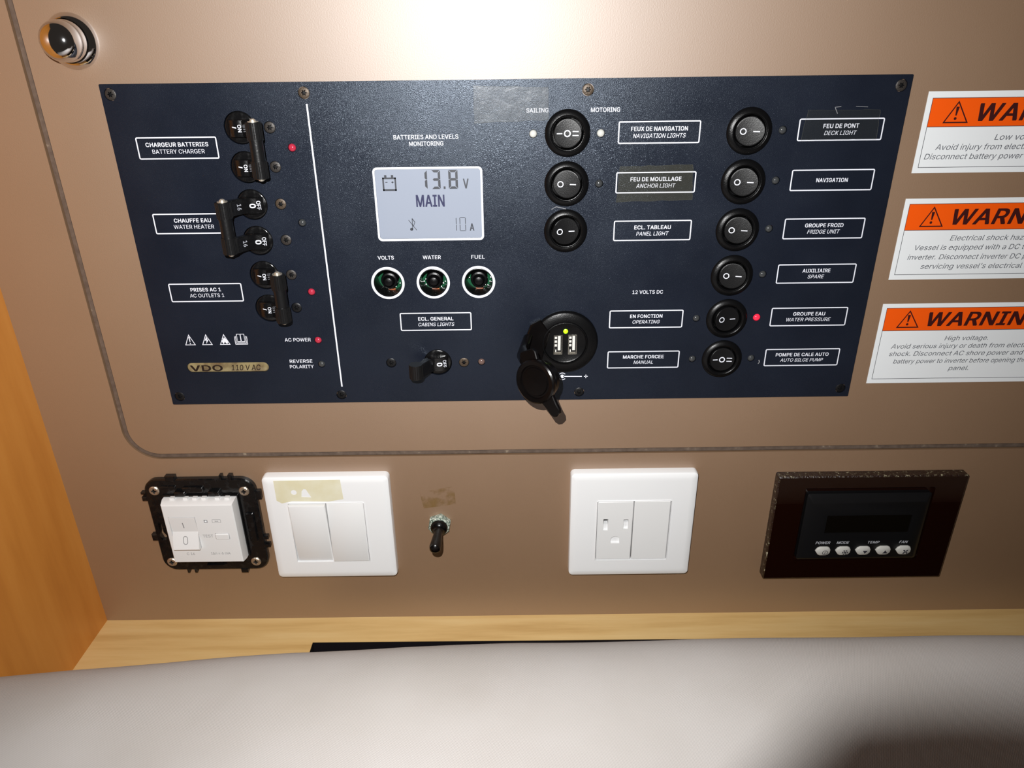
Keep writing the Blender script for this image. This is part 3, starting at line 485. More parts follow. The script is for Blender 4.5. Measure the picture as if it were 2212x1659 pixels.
holes = [circ(x, z, 8.0, 40) for x, z, _ in BRK] + [circ(*CB, 8.0, 40)] + [circ(x, z, 10.2, 32) for x, z, *_ in SWS] \
    + [circ(x, z, 2.1, 16) for x, z, *_ in LEDS] + [circ(x, z, 2.95, 20) for x, z, _ in SCR] + [circ(x, z, 7.7, 40) for x, z, _ in BTN] \
    + [rrect(*LCD, 1.4, 4), circ(*USB, 16, 40), rrect(*TAGS, 2.99, 8)]
g = G()
g.prism(rrect(PX0, PX1, PZ0, PZ1, .5, 3), 0.02, F, holes=[q[::-1] for q in holes], bev=.0)
part('face_plate', g, M_navy, cp)
g = G(); g.walls([(68, 68), (440, 68), (440, 214), (68, 214)], -34, -.3); g.tess([[(68, 68), (440, 68), (440, 214), (68, 214)]], -34)
part('back_box', g, M_dark, cp, 'black box behind the face plate', smooth=0)

# screws
def screw_mesh(m, r=2.7, h0=-2.5, h1=0, cross=False, dome=.25):
    g = G(); n = 24; k = 6 if not cross else 4
    star = []
    for i in range(n):
        a = 2 * PI * i / n; star.append(((1.15 + .38 * math.cos(k * a)) * r / 2.7 * math.cos(a), (1.15 + .38 * math.cos(k * a)) * r / 2.7 * math.sin(a)))
    rim = circ(0, 0, r, n); mid = circ(0, 0, r * .82, n)
    g.walls(rim, h0, h1); g.walls(rim, h1, h1 + dome, mid); g.walls(mid, h1 + dome, h1 + dome, star)
    g.cur = 1; g.walls(star, h1 + dome, h1 - .7, [(x * .6, y * .6) for x, y in star]); g.tess([[(x * .6, y * .6) for x, y in star]], h1 - .7)
    return g.mesh([m, M_screwblack if m is not M_screwbrass else M_screwdark])
SM = {'d': screw_mesh(M_screwdark), 'r': screw_mesh(M_screwrust), 'b': screw_mesh(M_screwblack)}
SL = {'d': 'darkened star-head screw', 'r': 'rusty brown star-head screw', 'b': 'black star-head screw'}
for x, z, k in SCR: put('screw', SM[k], cp, (x, z, F - .35), SL[k])

# indicator lights
def led_mesh(m):
    g = G(); g.lathe([(1.95, -4), (1.95, -.4), (1.8, .15), (1.35, .65), (.7, .95), (.01, 1.02)], 0, 0, 20); return g.mesh(m)
LM = {'r': led_mesh(M_ledred), 'R': led_mesh(M_ledred_on), 'o': led_mesh(M_ledoff), 'w': led_mesh(M_ledwhite), 'a': led_mesh(M_ledamber)}
LN = {'r': 'dim red indicator light for %s', 'R': 'bright red lit indicator light for %s', 'o': 'unlit clear indicator light for %s',
      'w': 'milky white unlit indicator light for %s', 'a': 'brownish unlit indicator light for %s'}
for x, z, k, nm in LEDS: put('indicator_light', LM[k], cp, (x, z, F - .3), LN[k] % nm)

# rocker switches
def bezel_mesh():
    g = G(); g.lathe([(11.5, -.02), (11.5, .25), (11.25, .75), (10.4, 1.35), (9.5, 1.75), (8.9, 1.9), (8.65, 1.8), (8.3, 1.35), (8.1, 1.3), (7.95, .6), (7.9, -6), (.01, -6)], 0, 0, 64)
    return g.mesh(M_bezel)
def rocker_fn(tilt):
    t = math.tan(math.radians(tilt))
    return lambda u, v: 1.35 + u * t + .010 * u * u - .004 * v * v
def rocker_meshes(tilt, three):
    f = rocker_fn(tilt); g = G(); n = 48; rows = []
    for r in (0.01, 2.2, 4.2, 5.6, 6.4, 6.75):
        rows.append([(r * math.cos(2 * PI * i / n), r * math.sin(2 * PI * i / n), 0) for i in range(n)])
    vs_ = [(x, y, f(x, y)) for row in rows for x, y, _ in row]
    vs_ += [(6.95 * math.cos(2 * PI * i / n), 6.95 * math.sin(2 * PI * i / n), f(6.95 * math.cos(2 * PI * i / n), 0) - .22) for i in range(n)]
    vs_ += [(6.95 * math.cos(2 * PI * i / n), 6.95 * math.sin(2 * PI * i / n), -5) for i in range(n)]
    fs = [[k * n + i, k * n + (i + 1) % n, (k + 1) * n + (i + 1) % n, (k + 1) * n + i] for k in range(7) for i in range(n)]
    g.add(vs_, fs)
    m1 = g.mesh(M_rocker, smooth=40)
    g = G(); e = .06
    def ring_(cu, cv, ro, ri):
        a = circ(cu, cv, ro, 28); b = circ(cu, cv, ri, 28)
        g.add([(x, y, f(x, y) + e) for x, y in a + b], [[i, (i + 1) % 28, 28 + (i + 1) % 28, 28 + i] for i in range(28)])
    def bar_(cu, cv, w, t):
        xs = [cu - w / 2 + w * i / 4 for i in range(5)]
        g.add([(x, cv - t / 2, f(x, cv) + e) for x in xs] + [(x, cv + t / 2, f(x, cv) + e) for x in xs], [[i, i + 1, i + 6, i + 5] for i in range(4)])
    if three: bar_(-4.1, -.0, 2.8, .5); ring_(-.2, 0, 1.7 if tilt == 0 else 1.5, 1.1); bar_(3.9, .95, 3.0, .5); bar_(3.9, -.95, 3.0, .5)
    else: ring_(-3.2, 0, 1.6, 1.12); bar_(3.1, 0, 3.1, .5)
    return m1, g.mesh(M_print, smooth=0)
BZ = bezel_mesh()
RK = {'off': rocker_meshes(12, False), 'on': rocker_meshes(-12, False), 'flat': rocker_meshes(0, True)}
for x, z, k, nm in SWS:
    b = put('rocker_switch', BZ, cp, (x, z, F), 'round black rocker switch beside the %s label' % nm)
    put('rocker', RK[k][0], b, (x, z, F)); put('rocker_marking', RK[k][1], b, (x, z, F), 'white marking')

# circuit breakers: round black body, drum with lever, tie bar joining a pair
def breaker_body():
    g = G(); g.lathe([(7.75, -6), (7.75, -.55), (7.5, -.2), (6.9, .05), (5.0, .2), (.01, .25)], 0, 0, 48); return g.mesh(M_gloss)
def drum_mesh():
    g = G(); rr = 7.0; pts = []
    for i in range(15):
        a = math.radians(18 + 144 * i / 14); pts.append((rr * math.cos(a), -3.6 + rr * math.sin(a) * 1.02))
    pts = [(6.4, -4)] + pts + [(-6.4, -4)]
    g.prism(pts, -4.1, 4.1, bev=.35); g.xf(lambda u, h, v: (u, v, h)); return g.mesh(M_gloss, smooth=30)
def lever_mesh(s):     # s=+1 leans right (on), -1 leans left (off)
    g = G()
    lo = [(s * 1.5, 2.6), (s * 5.5, .8), (s * 8.2, 5.0), (s * 13.4, 9.6), (s * 13.9, 13.4), (s * 10.5, 14.6), (s * 7.6, 12.2), (s * 6.0, 7.6)]
    if s < 0: lo = lo[::-1]
    g.prism(lo, -3.9, 3.9, bev=.5); g.xf(lambda u, h, v: (u, v, h)); return g.mesh(M_gloss, smooth=40)
BB, DR, LV = breaker_body(), drum_mesh(), {'on': lever_mesh(1), 'off': lever_mesh(-1)}
def drum_h(u, v, c=0): return -3.6 + 7.0 * 1.02 * math.sqrt(max(0, 1 - ((u - c) / 7.0) ** 2)) + .10
def breaker_print(state, rating, cm=False):
    g = G(); hf = lambda u, v: drum_h(u, v)
    if state == 'on':
        text(g, 'ON', .9, 0, 1.75, 3.5, hf, .02, rot=-PI / 2); poly2 = [(-3.2, .35), (-.6, -.15), (-.6, .3), (-3.2, .9)]
        g.add([(x, y, hf(x, y)) for x, y in [(-2.9, .4), (-.7, -.05), (-.7, .55), (-2.9, .85)]], [[0, 1, 2, 3]])
    else:
        text(g, 'OFF', 4.0, 0, 1.75, 4.6, hf, .02, rot=-PI / 2)
        text(g, '0', 1.2, 0, 3.0, 2.3, hf, .035, rot=-PI / 2)
        # rating on the slanting lever face
        n0 = len(g.v); text(g, rating, -8.9, 0, 1.9, 3.1, 0, .01, rot=-PI / 2)
        def sl(u, v, h): return (u, v, 7.6 + .14 - (u + 6.0) * (4.6 / 1.6) if u > -7.6 else 12.34)
        def sl2(u, v, h):       # lay it on the upper slope between (-6.0,7.6) and (-1.5,2.6)
            t = (u + 9.85) / 1.9; return (-5.4 + t * 1.5, v, 7.05 - t * 1.65 + .25)
        g.xf(sl2, n0)
    return g.mesh(M_print, smooth=0)
BP = {'on': breaker_print('on', ''), 'off': breaker_print('off', '16')}
names = ['battery charger', 'battery charger', 'water heater', 'water heater', 'AC outlets', 'AC outlets']
BO = (-.4)
for i, (x, z, st) in enumerate(BRK):
    pos = 'upper' if i % 2 == 0 else 'lower'
    b = put('circuit_breaker', BB, cp, (x, z, F - .2), '%s black circuit breaker of the %s pair, switched %s' % (pos, names[i], st))
    put('drum', DR, b, (x, z, F - .2)); put('lever', LV[st], b, (x, z, F - .2)); put('marking', BP[st], b, (x, z, F - .2), 'white marking')
def tie_bar(s, L):
    g = G(); g.tube([(s * 10.8, -L / 2, 12.0), (s * 10.8, -L / 2 + 8.6, 12.0)], 3.75, 24); g.tube([(s * 10.8, L / 2 - 8.6, 12.0), (s * 10.8, L / 2, 12.0)], 3.75, 24)
    # knurled ends
    for k in range(24):
        a = 2 * PI * k / 24
        for v0 in (-L / 2 + .4, L / 2 - 8.2):
            cu = s * 10.8 + 3.72 * math.cos(a); ch = 12.0 + 3.72 * math.sin(a)
            g.tube([(cu, v0, ch), (cu, v0 + 7.8, ch)], .22, 5)
    g.tube([(s * 10.8, -L / 2 + 8.5, 12.0), (s * 10.8, L / 2 - 8.5, 12.0)], 3.35, 24)
    out = [g.mesh(M_black)]
    for e in (-1, 1):
        p = G()
        p.tube([(s * 10.8, e * (L / 2 - .1), 12.0), (s * 10.8, e * (L / 2 + .35), 12.0)], 2.6, 20)
        p.tube([(s * 10.8, e * (L / 2 + .3), 12.0), (s * 10.8, e * (L / 2 + 1.0), 12.0), (s * 10.8, e * (L / 2 + 1.5), 12.0)], [1.5, 1.4, .7], 16)
        out.append(p.mesh(M_pin))
    return out
TB = {'on': tie_bar(1, 26.6), 'off': tie_bar(-1, 26.6)}
for k in range(3):
    x = BRK[2 * k][0]; z = (BRK[2 * k][1] + BRK[2 * k + 1][1]) / 2; st = BRK[2 * k][2]
    b = put('tie_bar', TB[st][0], cp, (x, z, F - .2), 'black bar linking the two %s breakers' % names[2 * k])
    put('rivet_pin', TB[st][1], b, (x, z, F - .2), 'shiny metal pin end'); put('rivet_pin', TB[st][2], b, (x, z, F - .2), 'shiny metal pin end')
# single breaker, cabins lights
b = put('circuit_breaker', BB, cp, (*CB, F - .2), 'single black circuit breaker below the cabins lights label, switched off')
put('drum', DR, b, (*CB, F - .2))
g = G(); lo = [(-1.5, 2.6), (-5.5, .8), (-8.5, 4.6), (-9.2, 7.6), (-13.6, 12.6), (-9.0, 14.6), (-5.4, 8.6)][::-1]
g.prism(lo, -3.9, 3.9, bev=.5); g.xf(lambda u, h, v: (u, v, h))
put('lever', g.mesh(M_gloss, smooth=40), b, (*CB, F - .2))
g = G(); g.tube([(-11.2, -4.2, 12.4), (-11.2, 4.2, 12.4)], 3.7, 24)
for k in range(20):
    a = 2 * PI * k / 20; cu = -11.2 + 3.7 * math.cos(a); ch = 12.4 + 3.7 * math.sin(a); g.tube([(cu, -3.9, ch), (cu, 3.9, ch)], .25, 5)
put('lever_grip', g.mesh(M_black), b, (*CB, F - .2), 'ribbed black grip')
put('marking', breaker_print('off', '50'), b, (*CB, F - .2), 'white marking')

# three round push buttons, deep in ringed holes over a green board
def deep_button():
    g = G(); g.lathe([(4.7, -12), (4.6, -5.2), (4.3, -4.4), (3.4, -4.1), (3.2, -4.3), (2.9, -3.4), (2.7, -2.2), (2.2, -1.5), (1.2, -1.15), (.01, -1.1)], 0, 0, 40); return g.mesh(M_bezel)
DB = deep_button()
def board(seed):
    rnd = random.Random(seed); g = G(); g.prism(circ(0, 0, 11, 32), -13, -12)
    g.cur = 1
    for k in range(9):
        a = rnd.uniform(PI * 1.0, PI * 2.0); r = rnd.uniform(5.6, 7.2); cu, cv = r * math.cos(a), r * math.sin(a)
        g.lathe([(.62, -12), (.5, -11.5), (.01, -11.3)], cu, cv, 10)
    g.cur = 2; g.box(-2, 2, -7.4, -6.6, -12, -11.2)
    return g.mesh([M_pcb, M_solder, M_copper])
g = G(); g.lathe([(7.75, -12.2), (7.75, -.4), (7.3, -.25), (7.3, -12.2)], 0, 0, 40); LINER = g.mesh(M_black)
for i, (x, z, nm) in enumerate(BTN):
    b = put('push_button', DB, cp, (x, z, F), 'black recessed push button under the word %s' % nm)
    put('circuit_board', board(i), b, (x, z, F), 'green circuit board at the bottom of the hole'); put('hole_liner', LINER, b, (x, z, F))

# display
g = G(); g.prism(rrect(LCD[0] - 1, LCD[1] + 1, LCD[2] - 1, LCD[3] + 1, 1.5), -2, .6)
lcd = part('display', g, M_lcd, cp, 'pale blue-grey liquid crystal display', smooth=0)
g = G(); hh = .66
SK = lambda u, v, h: (u, v, h)
def seg7(ch, u, v, w, hgt, t, gap=.18):
    S = {'0': 'abcdef', '1': 'bc', '3': 'abgcd', '8': 'abcdefg'}[ch]
    x0, x1, y0, y1, ym = u, u + w, v, v + hgt, v + hgt / 2; q = gap
    P = {'a': [(x0 + q, y1), (x1 - q, y1), (x1 - t - q, y1 - t), (x0 + t + q, y1 - t)],
         'd': [(x0 + q, y0), (x0 + t + q, y0 + t), (x1 - t - q, y0 + t), (x1 - q, y0)],
         'b': [(x1, y1 - q), (x1, ym + q), (x1 - t * .5, ym + q * .6), (x1 - t, ym + t * .4 + q), (x1 - t, y1 - t - q)],
         'c': [(x1, y0 + q), (x1 - t, y0 + t + q), (x1 - t, ym - t * .4 - q), (x1 - t * .5, ym - q * .6), (x1, ym - q)],
         'f': [(x0, y1 - q), (x0 + t, y1 - t - q), (x0 + t, ym + t * .4 + q), (x0 + t * .5, ym + q * .6), (x0, ym + q)],
         'e': [(x0, y0 + q), (x0, ym - q), (x0 + t * .5, ym - q * .6), (x0 + t, ym - t * .4 - q), (x0 + t, y0 + t + q)],
         'g': [(x0 + t, ym + t * .5), (x0 + t * .5, ym), (x0 + t, ym - t * .5), (x1 - t, ym - t * .5), (x1 - t * .5, ym), (x1 - t, ym + t * .5)]}
    for c in S: g.tess([P[c]], hh)
seg7('1', 208.2, 176.1, 4.5, 9.6, 1.25); seg7('3', 214.9, 176.1, 4.6, 9.6, 1.25); seg7('8', 223.7, 176.1, 4.8, 9.6, 1.25)
g.box(221.0, 222.0, 176.1, 177.4, .6, hh); text(g, 'V', 232.6, 178.7, 5.0, 2.9, hh, .03)
seg7('1', 224.0, 154.0, 2.9, 7.3, .34, .15); seg7('0', 228.5, 154.0, 3.3, 7.3, .34, .15); text(g, 'A', 235.0, 156.1, 3.9, 2.4, hh, .03)
for r in ((189.5, 196.6, 175.4, 176.3), (189.5, 196.6, 181.4, 182.2), (189.5, 190.3, 175.4, 182.2), (195.8, 196.6, 175.4, 182.2), (190.6, 191.8, 182.2, 183.4), (194.1, 195.3, 182.2, 183.4), (191.0, 192.1, 179.6, 179.95), (194.1, 195.3, 179.6, 179.95), (194.55, 194.9, 179.2, 180.3)):
    g.box(r[0], r[1], r[2], r[3], .6, hh)
poly(g, circ(202.9, 155.3, .8, 14), hh); line(g, (203.5, 155.2), (203.5, 161.0), .35, hh); line(g, (203.5, 161), (204.9, 159), .4, hh); line(g, (204.9, 159), (203.9, 156.8), .3, hh); line(g, (201.6, 160.2), (205.6, 154.8), .3, hh)
part('display_digits', g, M_lcdseg, lcd, 'dark grey digits, battery and crossed-out note symbols', smooth=0)
g = G(); text(g, 'MAIN', 213.7, 170.1, 6.2, 14.9, hh, .03)
part('display_word', g, M_lcdnavy, lcd, 'dark blue word on the display', smooth=0)

# printing on the face plate --------------------------------------------------
def frame(g, u0, u1, v0, v1, t=.62, r=.9):
    o = rrect(u0, u1, v0, v1, r, 5); ringflat(g, o, inset(o, t))
def legend(u0, u1, v0, v1, l1, w1, l2=None, w2=None, ital=True, cu=None):
    g = G(); frame(g, u0, u1, v0, v1); cu = cu or (u0 + u1) / 2; cv = (v0 + v1) / 2
    if l2:
        text(g, l1, cu, cv + 1.72, 2.05, w1, bold=.026); text(g, l2, cu + .15, cv - 1.62, 2.05, w2, bold=.004, ital=ital)
        nm = l1 + ' / ' + l2
    else: text(g, l1, cu, cv, 2.05, w1, bold=.026); nm = l1
    part('printed_label', g, M_print, cp, 'white framed lettering %s' % nm, o=(cu, cv, F), smooth=0)
legend(67.4, 108.1, 192.7, 203.5, 'CHARGEUR BATTERIES', 31.6, 'BATTERY CHARGER', 26.4, False)
legend(67.5, 108.6, 154.5, 165.3, 'CHAUFFE EAU', 19.5, 'WATER HEATER', 21.2, False)
legend(67.8, 107.8, 116.7, 127.3, 'PRISES AC 1', 16.7, 'AC OUTLETS 1', 18.8, False)
legend(193.0, 233.0, 98.1, 108.8, 'ECL. GENERAL', 19.7, 'CABINS LIGHTS', 20.2)
RC = [(208.3, 197.4), (183.6, 172.8), (158.7, 147.8), (108.7, 98.1), (84.1, 73.4)]
for (t_, b_), a in zip(RC, [('FEUX DE NAVIGATION', 28.5, 'NAVIGATION LIGHTS', 26.6), ('FEU DE MOUILLAGE', 26.3, 'ANCHOR LIGHT', 20.4), ('ECL. TABLEAU', 19.4, 'PANEL LIGHT', 17.3),
                            ('EN FONCTION', 18.1, 'OPERATING', 15.3), ('MARCHE FORCEE', 23.4, 'MANUAL', 11.2)]):
    legend(310.1, 351.4, b_, t_, *a)
for (t_, b_), a in zip([(208.5, 197.7), (183.7, 172.9), (158.7, 147.6), (133.9, 123.0), (109.1, 98.1), (84.3, 73.6)],
                       [('FEU DE PONT', 17.9, 'DECK LIGHT', 16.3), ('NAVIGATION', 16.3), ('GROUPE FROID', 20.4, 'FRIDGE UNIT', 17.3), ('AUXILIAIRE', 15.2, 'SPARE', 8.9),
                        ('GROUPE EAU', 17.9, 'WATER PRESSURE', 24.8), ('POMPE DE CALE AUTO', 30.3, 'AUTO BILGE PUMP', 24.6)]):
    legend(400.5, 443.2, b_, t_, *a)
def words(lines, label, **k):
    g = G(); us = [l[1] for l in lines]
    for s_, u, v, wd in lines: text(g, s_, u, v, 2.05, wd, bold=.012, **k)
    part('printed_word', g, M_print, cp, label, o=(lines[0][1], lines[0][2], F), smooth=0)
words([('AC POWER', 134.2, 93.6, 14.7)], 'white lettering AC POWER')
words([('REVERSE', 134.3, 80.4, 13.0), ('POLARITY', 134.3, 77.0, 13.7)], 'white lettering REVERSE POLARITY')
words([('BATTERIES AND LEVELS', 213.4, 202.0, 32.6), ('MONITORING', 213.4, 198.8, 17.3)], 'white lettering BATTERIES AND LEVELS MONITORING')
words([('VOLTS', 188.0, 140.3, 8.7)], 'white lettering VOLTS'); words([('WATER', 212.8, 140.2, 9.7)], 'white lettering WATER'); words([('FUEL', 237.7, 140.15, 7.2)], 'white lettering FUEL')
words([('SAILING', 269.5, 213.9, 11.0)], 'white lettering SAILING'); words([('MOTORING', 303.3, 213.8, 14.5)], 'white lettering MOTORING')
words([('12 VOLTS DC', 330.6, 119.2, 16.9)], 'white lettering 12 VOLTS DC')
for lines_, lab in (([(417.2, 213.6, 418.9, 210.6, .28), (417.2, 213.6, 420.2, 213.9, .22)], 'pale hooked scratch above the deck light label'),
                    ([(427.5, 213.9, 433.5, 213.6, .16)], 'fine scratch above the deck light label'),
                    ([(397.4, 77.6, 397.9, 76.2, .5), (397.9, 76.2, 397.2, 75.2, .4)], 'pale nick beside the bilge pump label'),
                    ([(279.5, 166.4, 284.5, 165.2, .3), (279.5, 166.4, 277.0, 165.0, .22)], 'pale scuff above the panel light switch')):
    g = G()
    for q in lines_: line(g, q[:2], q[2:4], q[4])
    part('scratch', g, M_greyprint, cp, lab, o=(lines_[0][0], lines_[0][1], F), smooth=0)
g = G(); line(g, (155.6, 218.2), (156.0, 64.0), .85); part('printed_line', g, M_print, cp, 'long white dividing line', o=(156, 140, F), smooth=0)
for x, z, nm in BTN:
    g = G(); ringflat(g, circ(x, z, 9.1, 56), circ(x, z, 7.78, 56)); part('printed_ring', g, M_print, cp, 'white ring around the %s button' % nm, o=(x, z, F), smooth=0)
g = G(); o = rrect(184.9, 241.3, 149.3, 187.4, 2.3, 6); ringflat(g, o, rrect(LCD[0] + .05, LCD[1] - .05, LCD[2] + .05, LCD[3] - .05, 1.4, 6)); part('printed_frame', g, M_print, cp, 'white rounded frame around the display', o=(213, 168, F), smooth=0)
# warning pictograms
def tri(cu, v0, w=6.0, hgt=6.6, t=.38):
    o = [(cu - w / 2, v0), (cu + w / 2, v0), (cu, v0 + hgt)]; ringflat(g, o, inset(o, t))
g = G(); tri(73.1, 91.1); poly(g, [(72.85, 94.0), (72.75, 96.1), (73.45, 96.1), (73.35, 93.0), (73.0, 92.9)]); poly(g, circ(73.15, 92.1, .35, 10)); part('printed_pictogram', g, M_print, cp, 'white triangle with exclamation mark', o=(73, 94, F), smooth=0)
g = G(); tri(82.7, 91.1); poly(g, [(82.9, 96.2), (81.5, 93.7), (82.6, 93.9), (82.2, 91.8), (84.0, 94.5), (82.9, 94.3), (83.6, 96.0)][::-1]); part('printed_pictogram', g, M_print, cp, 'white triangle with lightning bolt', o=(82.7, 94, F), smooth=0)
g = G(); tri(92.8, 91.1)
poly(g, [(91.9, 91.5), (91.2, 93.0), (91.4, 94.6), (92.0, 94.2), (92.0, 95.4), (92.5, 94.8), (92.9, 95.8), (93.3, 94.8), (93.8, 95.0), (94.1, 93.8), (94.7, 92.8), (94.0, 91.5), (93.3, 92.2), (92.8, 93.0), (92.5, 92.3)][::-1])
part('printed_pictogram', g, M_print, cp, 'white triangle with a hand', o=(92.8, 94, F), smooth=0)
g = G()
for k in range(3):
    a = k * .62; line(g, (98.7 + a, 91.3 + a * 1.1), (98.7 + a, 96.0 + a * .5), .3); line(g, (105.6 - a, 91.3 + a * 1.1), (105.6 - a, 96.0 + a * .5), .3); line(g, (98.6 + a, 91.3 + a * 1.1), (105.7 - a, 91.3 + a * 1.1), .34)
frame(g, 99.9, 104.4, 92.8, 97.6, .34, .2); line(g, (102.15, 92.8), (102.15, 97.4), .5)
part('printed_pictogram', g, M_print, cp, 'white open book symbol', o=(102, 94, F), smooth=0)
# polarity symbol
g = G(); poly(g, circ(284.4, 68.75, 1.15, 18)); line(g, (285, 68.75), (295.8, 68.6), .55)
for s in (1, -1):
    o = [(284.4 + 2.15 * math.cos(a), 68.75 + 2.15 * math.sin(a) * 1) for a in [s * math.radians(40 + 100 * i / 8) for i in range(9)]]
    for p, q in zip(o, o[1:]): line(g, p, q, .45)
line(g, (297.0, 68.6), (299.2, 68.6), .42); line(g, (298.1, 67.5), (298.1, 69.7), .42)
part('printed_pictogram', g, M_print, cp, 'white socket polarity symbol with plus sign', o=(290, 68.7, F), smooth=0)
# name tag in its slot
g = G(); lo = rrect(TAGS[0] + .1, TAGS[1] - .1, TAGS[2] + .1, TAGS[3] - .1, 2.89, 8); g.walls(lo, -1, 1.2); g.walls(lo, 1.2, 1.85, inset(lo, .6)); g.walls(inset(lo, .6), 1.85, 2.0, inset(lo, 1.4)); g.tess([inset(lo, 1.4)], 2.0)
tg = part('name_tag', g, M_tag, cp, 'amber resin strip with dark lettering', o=(91.8, 77, F))
g = G(); text(g, 'VDO', 79.6, 77.0, 3.7, 18.6, 2.04, .03); text(g, '110 V AC', 102.3, 77.1, 3.4, 17.0, 2.04, .012, ital=True)
part('lettering', g, M_tagink, tg, 'dark brown letters', smooth=0)

# USB socket ---------------------------------------------------------------------
g = G(); g.lathe([(18.7, 0), (18.7, 1.0), (18.2, 1.9), (17.4, 2.4), (13.0, 2.7), (12.6, 3.4), (12.2, 3.5), (11.9, 2.6), (11.9, 1.9), (11.4, 1.6), (.01, 1.6)], 0, 0, 72)
us = put('usb_socket', g.mesh(M_bezel), cp, (*USB, F), 'round black double USB socket')
g = G(); g.lathe([(1.35, 1.5), (1.3, 1.9), (.8, 2.15), (.01, 2.2)], .3, 6.9, 20); put('power_light', g.mesh(M_ledgreen), us, (*USB, F), 'bright green light')
def port(cu):
    g = G(); u0, u1, v0, v1 = cu - 2.4, cu + 2.4, -7.0, 4.6
    g.cur = 2; g.box(u0, u1, v0, v1, 1.5, 1.66)
    g.cur = 0; o = [(u0, v0), (u1, v0), (u1, v1), (u0, v1)]; ringflat(g, o, inset(o, .3), 1.95); g.walls(inset(o, .3), 1.95, 1.6); g.walls(o, 1.5, 1.95)
    g.box(u0 + .5, u1 - .5, v0 + .4, v0 + 1.5, 1.66, 1.8, bev=.1)
    g.cur = 1; g.box(cu - .1, cu + 1.4, v0 + 2.6, v1 - .4, 1.6, 2.1)
    for k in range(3): g.box(cu - 1.9, cu - .5, 2.3 - k * 2.3, 3.7 - k * 2.3, 1.6, 1.9, bev=.25)
    g.box(cu - 1.5, cu - .9, v0 + 1.2, v0 + 2.9, 1.6, 1.8)
    return g
for k, cu in ((0, -3.9), (1, 4.3)):
    g = port(cu); put('usb_port', g.mesh([M_metal, M_tongue, M_dark], smooth=0), us, (*USB, F), 'metal lined USB port')
# flip cap hanging off its hinge at the lower left
g = G()
g.lathe([(.01, 1.7), (7.6, 1.6), (8.0, 1.0), (8.9, 1.0), (9.4, 2.0), (11.4, 2.2), (12.2, 1.6), (12.4, .2), (12.0, -1.6), (10.3, -2.0), (10.3, -7.0), (9.6, -7.4), (.01, -7.2)], 0, 0, 64)
# finger tab, lower right
n0 = len(g.v)
tb = [(-4.6, 10.5), (4.6, 10.5), (3.6, 16.0), (3.4, 19.5), (2.2, 21.4), (0, 22.0), (-2.2, 21.4), (-3.4, 19.5), (-3.6, 16.0)]
aa = math.radians(218)
g.prism(tb, -1.6, .6, bev=.4); g.xf(lambda u, v, h: (u * math.cos(aa) - v * math.sin(aa), u * math.sin(aa) + v * math.cos(aa), h), n0)
n0 = len(g.v); ab = math.radians(22)      # strap towards the hinge
g.prism([(-5, 9.0), (5, 9.0), (5.5, 15.5), (4.0, 17.5), (-4.0, 17.5), (-5.5, 15.5)], -1.8, .4, bev=.4); g.xf(lambda u, v, h: (u * math.cos(ab) - v * math.sin(ab), u * math.sin(ab) + v * math.cos(ab), h), n0)
tx, ty = math.radians(36), math.radians(-8)
CAPC = Vector((268.3, 79.5, 31.0))
Rm = Matrix.Rotation(ty, 3, 'X') @ Matrix.Rotation(-tx, 3, 'Y')
g.xf(lambda u, v, h: tuple(Rm @ Vector((u, v, h)) + CAPC))
cap = part('cap', g, M_rubber, cp, 'open black flip cap hanging off the USB socket', o=tuple(CAPC))
g = G(); g.prism([(262.5, 92.0), (266.0, 101.5), (271.5, 104.5), (277, 97), (272, 78.5), (265, 83)], F, F + 3.2, bev=.7); 
g.tube([(264.5, 94.5, 4.0), (262.5, 90.5, 8), (261.0, 89.2, 14), (262.0, 89.5, 22.0)], [4.6, 4.8, 4.6, 4.0], 20, flat=.5)
put('hinge', g.mesh(M_rubber, (0, 0, 0)), cap, (0, 0, 0), 'black hinge arm of the cap')

# ================================================================== WARNING STICKERS (on the hatch)
def sticker(v0, v1, b0, b1, lines, label, e0):
    u0, u1 = 463.0, 566.6
    t = thing('warning_sticker', label, 'sticker', (514.8, (v0 + v1) / 2, 0), 'warning stickers down the right side of the hatch')
    g = G(); g.prism([(u0, v0), (u1, v0), (u1, v1), (u0, v1)], .02, .14); part('backing', g, M_sticker, t, smooth=0)
    i0, i1 = u0 + 2.6, u1 - 2.6
    g = G(); g.tess([[(i0, b0), (i1, b0), (i1, b1), (i0, b1)]], .17); band = part('orange_band', g, M_orange, t, 'orange heading band', smooth=0)
    g = G(); o = [(i0, v0 + 2.7), (i1, v0 + 2.7), (i1, b1), (i0, b1)]; ringflat(g, o, inset(o, .26), .19); line(g, (i0, b0), (i1, b0), .3, .19)
    part('border_line', g, M_inkline, t, 'thin black border line', smooth=0)
    cv = (b0 + b1) / 2
    g = G(); o = [(473.0, b0 + 1.7), (485.9, b0 + 1.7), (479.1, b1 - 1.4)]; ringflat(g, o, inset(o, .62), .19)
    poly(g, [(478.7, cv - 1.6), (478.4, cv + 2.6), (480.0, cv + 2.6), (479.4, cv - 1.6)], .19); poly(g, circ(479.0, cv - 3.0, .72, 14), .19)
    text(g, 'WARNING', 522.6, cv - .1, 8.3, 65.0, .19, .03, ital=True)
    part('heading', g, M_ink, t, 'dark warning triangle and word WARNING', smooth=0)
    g = G()
    for s_, v, wd in lines: text(g, s_, 514.8, v, 2.75, wd, .19, 0, ital=True)
    part('body_text', g, M_inktext, t, 'slanted grey text', smooth=0)
sticker(181.0, 220.3, 203.6, 217.3, [('Low voltage.', 198.4, 26.8), ('Avoid injury from electrical shock or burns.', 193.8, 84.8), ('Disconnect battery power before opening panel.', 189.2, 94.2)],
        'topmost white and orange warning sticker, about low voltage', 0)
